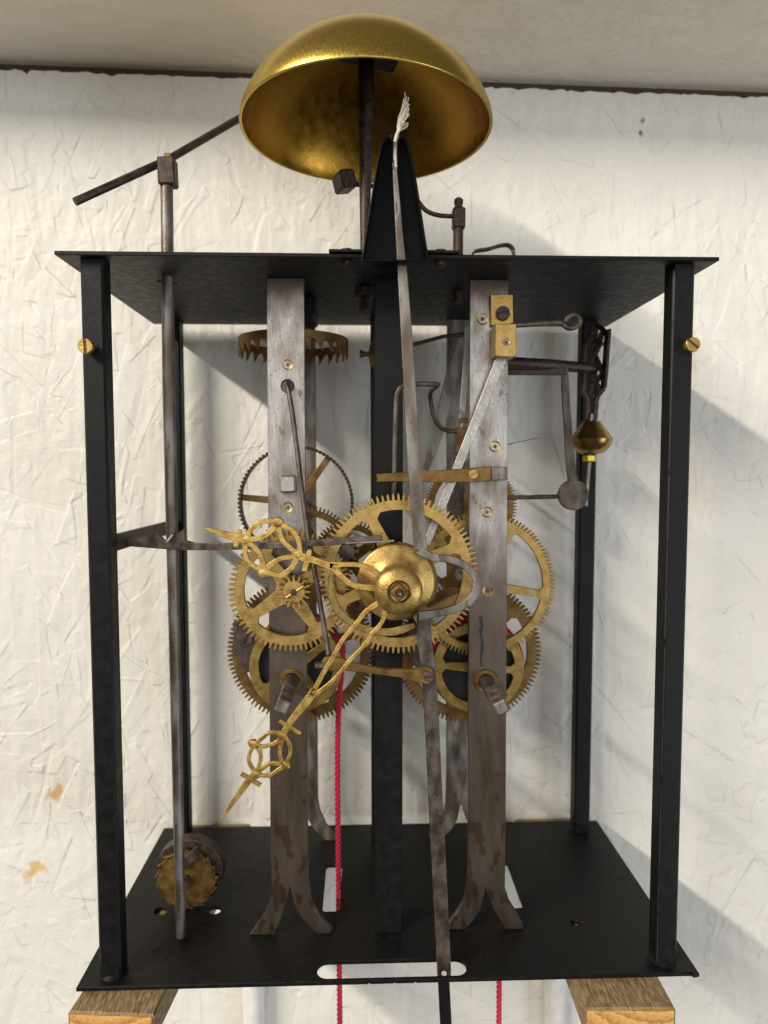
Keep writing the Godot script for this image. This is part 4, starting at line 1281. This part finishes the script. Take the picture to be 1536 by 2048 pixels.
func build_levers_left() -> void:
	# tall round arbor with the hammer tail on top
	var t := thing("lifting_arbor", "tall round steel arbor at the left, through both plates to a block on top", "arbor", Vector3(-95, 0, -30))
	tube([Vector3(-95.0, 0.0, -30), Vector3(-95.2, 110, -30), Vector3(-95.6, 250, -30), Vector3(-94.8, 334, -30)], 1.0, 18, [2.2, 2.45, 2.7, 2.6])
	part(t, "rod", M.steel_worn)
	box(Vector3(-94.2, 338.6, -30), Vector3(7.2, 11.4, 7.0), 0.6, Basis(Vector3.BACK, 0.03))
	var b := part(t, "top_block", M.iron_brown)
	box(Vector3(-94.0, 345.2, -30), Vector3(3.0, 2.6, 3.0), 0.5)
	part(b, "peg", M.brass_old)
	sweep([Vector3(-99.4, 293.2, -30), Vector3(-95.6, 292.9, -30), Vector3(-91.4, 292.3, -30)], rounded(1.2, 1.4, 0.2, 2), [], Vector3.BACK)
	part(t, "cross_pin", M.iron_brown)
	tube([Vector3(-128.4, 321.3, -17.0), Vector3(-95.7, 347.3, -37.0), Vector3(-69.9, 379.2, -66.0), Vector3(-62.4, 394.1, -84.0)], 1.65, 16)
	part(t, "hammer_tail", M.iron_brown)
	# spiked collar plate and the long strike lever it carries
	t = thing("strike_lever", "flat steel lever reaching from the spiked collar on the round arbor to the middle", "lever", Vector3(-95, 181, -24))
	extrude([Vector2(-115.6, 182.9), Vector2(-114.2, 179.4), Vector2(-98.0, 178.0), Vector2(-89.0, 177.5), Vector2(-84.6, 180.6), Vector2(-88.5, 181.9), Vector2(-89.1, 187.1), Vector2(-94.3, 183.0), Vector2(-97.7, 181.9), Vector2(-102.5, 187.5), Vector2(-103.5, 183.5)], [], -27.6, -26.0, 0.2)
	part(t, "spiked_collar", M.steel_dark)
	tube([Vector3(-96.0, 181.4, -24.0), Vector3(-93.6, 184.3, -24.6)], 0.8, 10)
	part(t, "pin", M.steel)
	sweep([Vector3(-89.5, 179.5, -25.0), Vector3(-86.9, 179.8, -20.0), Vector3(-71.7, 180.2, -16.0), Vector3(-46.0, 181.3, -11.0), Vector3(-25.1, 182.9, -7.0), Vector3(-3.9, 184.7, -4.5)], rounded(2.2, 3.0, 0.3, 2), [1.0, 1.0, 1.0, 0.95, 0.9, 0.75], Vector3.UP)
	part(t, "lever_bar", M.steel_dark)
	sweep([Vector3(-18.9, 182.6, -5.2), Vector3(-8.8, 183.0, -4.8), Vector3(1.0, 183.6, -4.4)], rounded(1.6, 0.9, 0.2, 2), [], Vector3.UP)
	part(t, "lever_tip", M.steel)
	# crutch: wire out of the upright and the brass arm it works
	t = thing("crutch", "thin steel crutch wire from the left upright down to a brass arm on the pendulum", "crutch", Vector3(-25.7, 137.8, 0.0))
	tube(smooth([Vector3(-45.6, 251.4, -40.0), Vector3(-44.3, 249.9, -28.0), Vector3(-43.6, 248.5, -23.0), Vector3(-42.3, 241.9, -21.0), Vector3(-41.2, 235.5, -20.0), Vector3(-39.2, 220.7, -17.5), Vector3(-37.5, 207.1, -15.0), Vector3(-35.9, 195.7, -13.0), Vector3(-34.2, 184.4, -11.0), Vector3(-31.6, 171.2, -8.0), Vector3(-29.5, 159.2, -5.5), Vector3(-27.3, 147.8, -2.5), Vector3(-25.6, 137.9, 0.4)], 4), 1.1, 10, [1.15, 1.1, 1.1, 1.05, 1.0, 1.0, 1.0, 1.0, 1.0, 1.0, 1.0, 1.0, 1.0, 1.0, 1.0, 1.0, 1.0, 1.0, 1.0, 1.0, 1.0, 1.0, 1.0, 1.0, 1.0, 1.0, 1.0, 1.0, 1.0, 1.0, 1.0, 1.0, 1.0, 1.0, 1.0, 1.0, 1.0, 1.0, 1.0, 1.0, 1.0, 1.0, 1.0, 1.0, 1.0, 1.0, 1.0, 1.0, 1.0])
	part(t, "wire", M.steel_dark)
	extrude([Vector2(-28.2, 135.9), Vector2(-27.0, 137.5), Vector2(-25.0, 138.1), Vector2(-19.7, 137.0), Vector2(-11.8, 134.3), Vector2(-2.1, 132.6), Vector2(7.8, 132.5), Vector2(13.7, 133.4), Vector2(16.1, 132.2), Vector2(17.3, 129.3), Vector2(16.3, 126.9), Vector2(14.5, 126.1), Vector2(11.1, 126.7), Vector2(1.3, 129.3), Vector2(-11.9, 131.1), Vector2(-19.7, 132.2), Vector2(-25.0, 131.8), Vector2(-27.4, 133.1)], [], 1.2, 2.9, 0.3)
	part(t, "brass_arm", M.brass_old)
	box(Vector3(-28.6, 134.3, 2.0), Vector3(4.6, 1.8, 3.4), 0.3, Basis(Vector3.BACK, 0.1))
	part(t, "end_clip", M.steel_dark)
	var s := Vector3(14.6, 129.6, 3.0)
	screw_head(at_xyz(Vector3(s.x, s.y, 2.9)), 2.0, 1.3, 0.0)
	part(t, "arm_screw", M.steel)
	# spare ratchet wheel standing on the base plate
	var c := Vector3(-96.5, 16.5, -48.0)
	t = thing("ratchet_wheel", "brass saw toothed ratchet wheel before a dark disc, low at the left", "ratchet wheel", Vector3(c.x, 0, -50))
	extrude(saw(17, 15.2, 12.9, 0.1, -1.0), [circle(Vector2.ZERO, 1.5, 14)], -48.6, -46.4, 0.15, at_xyz(Vector3(c.x, c.y, 0)))
	part(t, "toothed_disc", M.brass_old)
	lathe([Vector2(0, -49.0), Vector2(15.6, -49.0), Vector2(16.3, -49.6), Vector2(16.3, -55.5), Vector2(15.4, -56.2), Vector2(0, -56.2)], at_xyz(Vector3(c.x + 0.6, c.y + 1.8, 0)), 56)
	part(t, "back_disc", M.iron_brown)
	extrude([Vector2(-98.0, 27.9), Vector2(-90.8, 33.9), Vector2(-90.4, 28.5), Vector2(-95.0, 24.6), Vector2(-97.8, 22.7)], [], -46.2, -44.4, 0.2)
	part(t, "pawl", M.steel_dark)
	rod_z(c.x + 0.3, c.y + 1.0, -56, -44.4, 1.7)
	part(t, "stud", M.iron_brown)
	extrude([Vector2(c.x - 7.5, 14), Vector2(c.x - 1.5, 14), Vector2(c.x - 1.2, 0.02), Vector2(c.x - 6.0, 0.02)], [], -49.0, -46.9, 0.3, at_xyz(Vector3(0, -1.0, 3.2)) if false else I)
	part(t, "foot", M.iron_brown)


func build_levers_right() -> void:
	# brass bracket and pivot block on the right upright
	var t := thing("pivot_bracket", "small brass bracket with a steel screw and a pivot block, top of the right upright", "bracket", Vector3(49.1, 268.8, -28.0))
	extrude([Vector2(43.8, 288.1), Vector2(53.7, 288.2), Vector2(54.0, 274.9), Vector2(44.2, 274.8)], [], -29.2, -27.0, 0.25)
	part(t, "plate", M.brass)
	var s := Vector3(49.2, 279.8, -27.0)
	screw_head(at_xyz(Vector3(s.x, s.y, -27.0)), 3.0, 1.8, 0.15)
	part(t, "plate_screw", M.iron_brown)
	extrude([Vector2(44.4, 273.8), Vector2(53.5, 274.1), Vector2(53.7, 260.7), Vector2(51.8, 259.9), Vector2(44.5, 260.4)], [], -28.0, -19.0, 0.3)
	var bl := part(t, "pivot_block", M.brass)
	var pv := Vector3(49.2, 266.5, -19.0)
	lathe([Vector2(1.7, -19.1), Vector2(1.6, -18.8), Vector2(1.1, -19.05), Vector2(0.9, -19.0), Vector2(0.7, -18.3), Vector2(0.3, -18.0), Vector2(0, -17.95)], at_xyz(Vector3(pv.x, pv.y, 0)), 18)
	part(bl, "pivot", M.steel)
	# lever that slants down behind the brass detent
	t = thing("slanting_lever", "bright flat steel lever slanting down from the pivot block to the motion wheel", "lever", Vector3(48.3, 260.1, -27.0))
	band([Vector3(48.5, 260.6, -25.0), Vector3(16.2, 179.9, -25.0)], [4.8, 3.4], 1.6, 1, 0.2)
	part(t, "lever_bar", M.steel_bright)
	rod_z(pv.x, pv.y, -60, -19.2, 1.2)
	part(t, "arbor", M.steel_dark)
	# brass detent arm
	t = thing("detent_arm", "brass detent arm screwed across the right upright", "detent", Vector3(36.0, 210.5, -22.0))
	extrude([Vector2(-5.7, 210.6), Vector2(4.4, 211.2), Vector2(19.5, 212.1), Vector2(33.6, 212.9), Vector2(43.8, 213.8), Vector2(43.9, 207.5), Vector2(33.7, 206.9), Vector2(19.6, 206.9), Vector2(4.4, 207.3), Vector2(-5.5, 207.1)], [], -23.6, -21.9, 0.25)
	part(t, "arm", M.brass_old)
	s = Vector3(36.0, 210.5, -22.0)
	screw_head(at_xyz(Vector3(s.x, s.y, -21.9)), 2.1, 1.3, 0.5)
	part(t, "arm_screw", M.brass)
	box(Vector3(47.5, 210.7, -25.0), Vector3(6.8, 5.8, 6.6), 0.3)
	part(t, "end_block", M.steel_worn)
	# bent wire detent in front of the centre post
	t = thing("bent_wire", "bent steel wire hook standing in front of the black centre post", "wire hook", Vector3(2.2, 202.5, -24.0))
	tube([Vector3(1.9, 201.0, -24.0), Vector3(2.2, 220.9, -24.0), Vector3(2.8, 242.4, -24.0), Vector3(3.2, 245.3, -24.0), Vector3(4.3, 247.3, -24.0), Vector3(6.0, 248.6, -24.0), Vector3(8.4, 249.0, -24.0), Vector3(14.2, 249.2, -24.0), Vector3(20.0, 249.2, -24.0), Vector3(21.1, 249.2, -25.5), Vector3(20.9, 248.9, -28.0), Vector3(20.6, 249.0, -46.0), Vector3(20.5, 248.5, -52.0), Vector3(20.4, 247.2, -53.0), Vector3(20.8, 243.9, -53.0), Vector3(21.8, 238.7, -53.0), Vector3(23.3, 234.7, -53.0), Vector3(25.9, 231.9, -53.0), Vector3(29.2, 230.7, -53.0), Vector3(36.1, 230.3, -53.0)], 1.05, 10)
	part(t, "wire", M.steel_dark)
	# rack bar with saw teeth
	t = thing("rack_bar", "thin upright rack bar with saw teeth and brass collars, left of the right upright", "rack", Vector3(34.3, 193.2, -52.0))
	sweep([Vector3(38.0, 279.0, -52.0), Vector3(36.6, 254.6, -52.0), Vector3(35.2, 236.3, -52.0)], rounded(2.9, 2.0, 0.3, 2), [], Vector3.BACK)
	part(t, "upper_strip", M.steel_bright)
	box(Vector3(36.2, 235.6, -52.0), Vector3(3.6, 2.4, 3.4), 0.3)
	part(t, "collar", M.brass_old)
	tube([Vector3(35.5, 235.9, -52.0), Vector3(35.3, 230.7, -52.0)], 1.2, 10)
	part(t, "pin", M.steel)
	box(Vector3(35.3, 226.0, -52.0), Vector3(5.4, 12.4, 4.6), 0.3)
	part(t, "collar", M.brass_old)
	var rack := []
	for k in 17:
		var y := 221.5 - k * 2.05
		rack.append(Vector2(24.0 - k * 0.09, y))
		rack.append(Vector2(26.3 - k * 0.09, y - 1.9))
	rack.append_array([Vector2(29.0, 187.0), Vector2(30.5, 221.5)])
	extrude(rack, [], -53.6, -51.0, 0.12, at_xyz(Vector3(7.0, -1.0, 0)))
	part(t, "toothed_bar", M.steel_dark)
	# eye ended stop rod
	t = thing("eye_rod", "thin brass coloured rod ending in an eye, right of the pivot block", "rod", Vector3(56.6, 274.9, -26.0))
	tube(smooth([Vector3(52.7, 274.7, -26.0), Vector3(61.0, 275.2, -26.0), Vector3(71.9, 275.9, -26.0), Vector3(75.0, 275.5, -26.0), Vector3(77.2, 274.0, -26.0), Vector3(79.8, 273.8, -26.0), Vector3(82.4, 275.3, -26.0), Vector3(82.9, 277.2, -26.0), Vector3(81.3, 279.1, -26.0), Vector3(79.1, 279.3, -26.0), Vector3(77.1, 278.0, -26.0), Vector3(76.5, 276.3, -26.0)], 4), 1.15, 10)
	part(t, "rod", M.steel_dark)
	# rusty detent lever with a disc end
	t = thing("disc_lever", "rusty flat lever hanging to a round disc end, right of the movement", "lever", Vector3(90.9, 262.2, -74.0))
	sweep([Vector3(47.5, 261.8, -73.0), Vector3(60.1, 261.9, -73.0), Vector3(90.6, 262.0, -73.0)], rounded(3.2, 4.0, 0.3, 2), [], Vector3.UP)
	part(t, "cross_bar", M.iron_brown)
	band([Vector3(90.3, 263.5, -73.0), Vector3(91.0, 250.0, -73.0), Vector3(92.3, 234.9, -73.0), Vector3(93.8, 217.3, -73.0), Vector3(95.6, 204.0, -73.0)], [3.4, 3.8, 4.0, 4.6, 5.0], 1.8, 3, 0.2)
	part(t, "hanging_strap", M.steel_dark)
	var d := Vector3(95.7, 199.5, -73.0)
	lathe([Vector2(0, -74.6), Vector2(7.4, -74.6), Vector2(7.8, -74.2), Vector2(7.8, -72.2), Vector2(7.4, -71.8), Vector2(0, -71.8)], at_xyz(Vector3(d.x, d.y, 0)), 40)
	part(t, "disc_end", M.steel_dark)
	tube([Vector3(58.4, 198.2, -74.0), Vector3(73.8, 198.3, -74.0), Vector3(89.8, 198.7, -74.0)], 1.15, 12)
	part(t, "side_rod", M.steel_dark)
	# pierced iron tail with its brass counterweight
	t = thing("pierced_tail", "pierced wrought iron tail on a round bar, in front of the rear right post", "iron tail", Vector3(106.9, 263.6, -80.0))
	tube([Vector3(47.5, 265.2, -66.0), Vector3(59.0, 265.3, -68.0), Vector3(82.9, 265.0, -73.0), Vector3(108.7, 264.3, -80.0)], 2.9, 18, [1.05, 1.05, 1.0, 0.9])
	part(t, "round_bar", M.iron_brown)
	band([Vector3(113.2, 283.1, -76.0), Vector3(112.6, 273.1, -76.0), Vector3(112.0, 261.8, -76.0), Vector3(111.8, 254.1, -77.0)], [1.6, 1.6, 1.6, 1.4], 6.0, 4, 0.05)
	for q in [[Vector3(109.2, 286.7, -84.0), Vector3(105.8, 281.4, -83.0), Vector3(103.7, 274.1, -82.0), Vector3(103.5, 258.7, -82.0), Vector3(102.8, 252.0, -82.0)], [Vector3(109.2, 286.7, -84.0), Vector3(111.3, 285.1, -81.0), Vector3(112.5, 281.3, -77.0)], [Vector3(111.5, 282.9, -80.0), Vector3(110.4, 276.5, -81.0), Vector3(108.3, 270.3, -82.0), Vector3(105.8, 264.5, -83.0)], [Vector3(106.6, 281.6, -84.0), Vector3(108.0, 274.3, -83.0), Vector3(110.2, 266.6, -80.0), Vector3(111.7, 261.3, -78.0)], [Vector3(112.1, 262.2, -79.0), Vector3(110.2, 258.6, -81.0), Vector3(108.0, 255.7, -82.0), Vector3(106.8, 251.1, -83.0)],
			[Vector3(106.1, 263.5, -83.0), Vector3(108.5, 258.7, -82.0), Vector3(110.2, 254.4, -80.0), Vector3(109.3, 250.9, -81.0), Vector3(107.1, 250.0, -82.0)], [Vector3(102.8, 252.0, -82.0), Vector3(105.0, 249.5, -82.0), Vector3(105.6, 245.4, -82.0), Vector3(105.2, 238.6, -82.0)], [Vector3(112.4, 254.2, -78.0), Vector3(110.7, 251.7, -79.0), Vector3(109.3, 248.3, -80.0), Vector3(109.0, 238.6, -81.0)], [Vector3(104.0, 276.6, -82.0), Vector3(107.6, 279.7, -82.0), Vector3(111.3, 276.1, -79.0)]]:
		band(q, [2.5, 2.4, 2.3, 2.4], 2.4, 5, 0.25)
	part(t, "pierced_plate", M.iron_brown)
	var w := Vector3(106.8, 229.0, -80.0)
	t = thing("counterweight", "double cone brass counterweight with a bright nut on a threaded rod", "counterweight", Vector3(w.x, w.y - 10, -80))
	lathe([Vector2(0, 8.4), Vector2(4.4, 8.3), Vector2(5.0, 7.7), Vector2(5.2, 7.2), Vector2(10.5, -0.3), Vector2(11.0, -0.8), Vector2(10.8, -1.4), Vector2(10.5, -2.6), Vector2(10.0, -3.8), Vector2(9.2, -5.2), Vector2(8.2, -6.4), Vector2(6.9, -7.4), Vector2(5.4, -8.2), Vector2(4.0, -8.6), Vector2(0, -8.6)].map(func(p): return Vector2(p.x, p.y)), up_y(w), 56)
	part(t, "bob", M.brass_dark)
	tube([w + Vector3(0.3, 12, 0), w + Vector3(0.0, 8, 0), w + Vector3(-0.4, -9, 0), w + Vector3(-2.2, -35.5, 0)], 1.0, 12)
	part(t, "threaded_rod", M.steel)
	extrude(circle(Vector2.ZERO, 3.5, 6), [], -12.4, -9.2, 0.3, up_y(w + Vector3(-0.8, 0, 0)))
	part(t, "hex_nut", M.brass_new)
	# two loose fine wires
	t = thing("fine_wires", "two fine dark wires sticking out from behind the right upright", "wire", Vector3(58.3, 224.6, -60.0))
	tube([Vector3(52.5, 223.6, -58.0), Vector3(75.5, 228.0, -64.0)], 0.16, 6)
	part(t, "wire", M.iron_brown)
	tube([Vector3(52.5, 223.1, -58.0), Vector3(62.1, 224.9, -62.0)], 0.14, 6)
	part(t, "wire", M.iron_brown)
	# rear lever and the rod with a knob behind the centre post
	t = thing("rear_lever", "worn steel lever slanting down at the back, left of the right upright", "lever", Vector3(43.6, 279.2, -98.0))
	band([Vector3(47.6, 288.5, -98.0), Vector3(42.2, 279.2, -98.0), Vector3(36.9, 263.2, -98.0), Vector3(32.4, 245.9, -98.0), Vector3(28.2, 228.4, -98.0), Vector3(22.3, 212.2, -98.0)], [6.2, 6.8, 6.6, 6.0, 5.0, 3.4], 2.0, 4, 0.2)
	part(t, "lever_bar", M.steel_worn)
	t = thing("knob_rod", "thin dark rod with a brass knob behind the black centre post", "rod", Vector3(-5.5, 272.5, -88.0))
	tube([Vector3(-4.4, 273.0, -88.0), Vector3(14.8, 277.6, -90.0), Vector3(31.3, 282.5, -92.0), Vector3(44.3, 284.2, -94.0)], 1.05, 10)
	part(t, "rod", M.iron_brown)
	var k := Vector3(-4.4, 272.5, -88.0)
	lathe([Vector2(0, -8.6), Vector2(2.4, -8.4), Vector2(1.3, -6.0), Vector2(1.3, -3.8), Vector2(5.0, -3.2), Vector2(7.4, -0.6), Vector2(7.4, 1.2), Vector2(5.0, 3.2), Vector2(0, 3.8)], Transform3D(Basis(Vector3(0, 0, -1), Vector3(0, 1, 0), Vector3(1, 0, 0)), k), 32)
	part(t, "knob", M.brass_old)


func rope(path: Array, r: float, pitch: float) -> void:
	# three strands laid round each other
	var pts := []
	var run := 0.0
	var fine := []
	for i in path.size() - 1:
		var n := maxi(2, int(path[i].distance_to(path[i + 1]) / 0.55))
		for k in n:
			fine.append(path[i].lerp(path[i + 1], float(k) / n))
	fine.append(path[-1])
	for s in 3:
		pts = []
		run = 0.0
		var held := Vector3.RIGHT
		for i in fine.size():
			var t: Vector3 = (fine[mini(i + 1, fine.size() - 1)] - fine[maxi(i - 1, 0)]).normalized()
			if i > 0:
				run += fine[i].distance_to(fine[i - 1])
			held = (held - t * held.dot(t)).normalized()
			var o := t.cross(held)
			var a := run / pitch * TAU + TAU * s / 3.0
			pts.append(fine[i] + (held * cos(a) + o * sin(a)) * r * 0.56)
		tube(pts, r * 0.5, 7)


func build_cords() -> void:
	var labels := ["red cord wound on the left barrel, hanging through a slot of the base plate", "red cord wound on the right barrel, hanging hidden behind the right upright"]
	for k in 2:
		var axis := Vector2(-43.7, 118.5) if k == 0 else Vector2(43.8, 117.1)
		var side := 1.0
		var x := Vector2(-24.5, 1.5).x if k == 0 else Vector2(58.5, -61.0).x
		var t := thing("cord", labels[k], "cord", Vector3(x, 0, -66), "red weight cords")
		# turns on the drum
		var coil := []
		var full := 21.0 if k == 0 else 22.3
		var turns := 5.0
		for i in int(turns * 40) + 1:
			var f := i / 40.0
			coil.append(Vector3(axis.x + cos(f * TAU) * full, axis.y + sin(f * TAU) * full, -55.5 - f * 2.9))
		rope(coil, 1.4, 5.0)
		part(t, "wound_turns", M.cord_red)
		var hang := [Vector3(axis.x + 21.2, axis.y + 8, -66.0), Vector3(axis.x + 21.9, axis.y, -66.0), Vector3(x, axis.y - 40, -66), Vector3(x, 0, -66), Vector3(x + 0.3, -80, -66), Vector3(x, -190, -66)]
		rope(smooth(hang, 6), 1.45, 8.0)
		part(t, "hanging_end", M.cord_red)
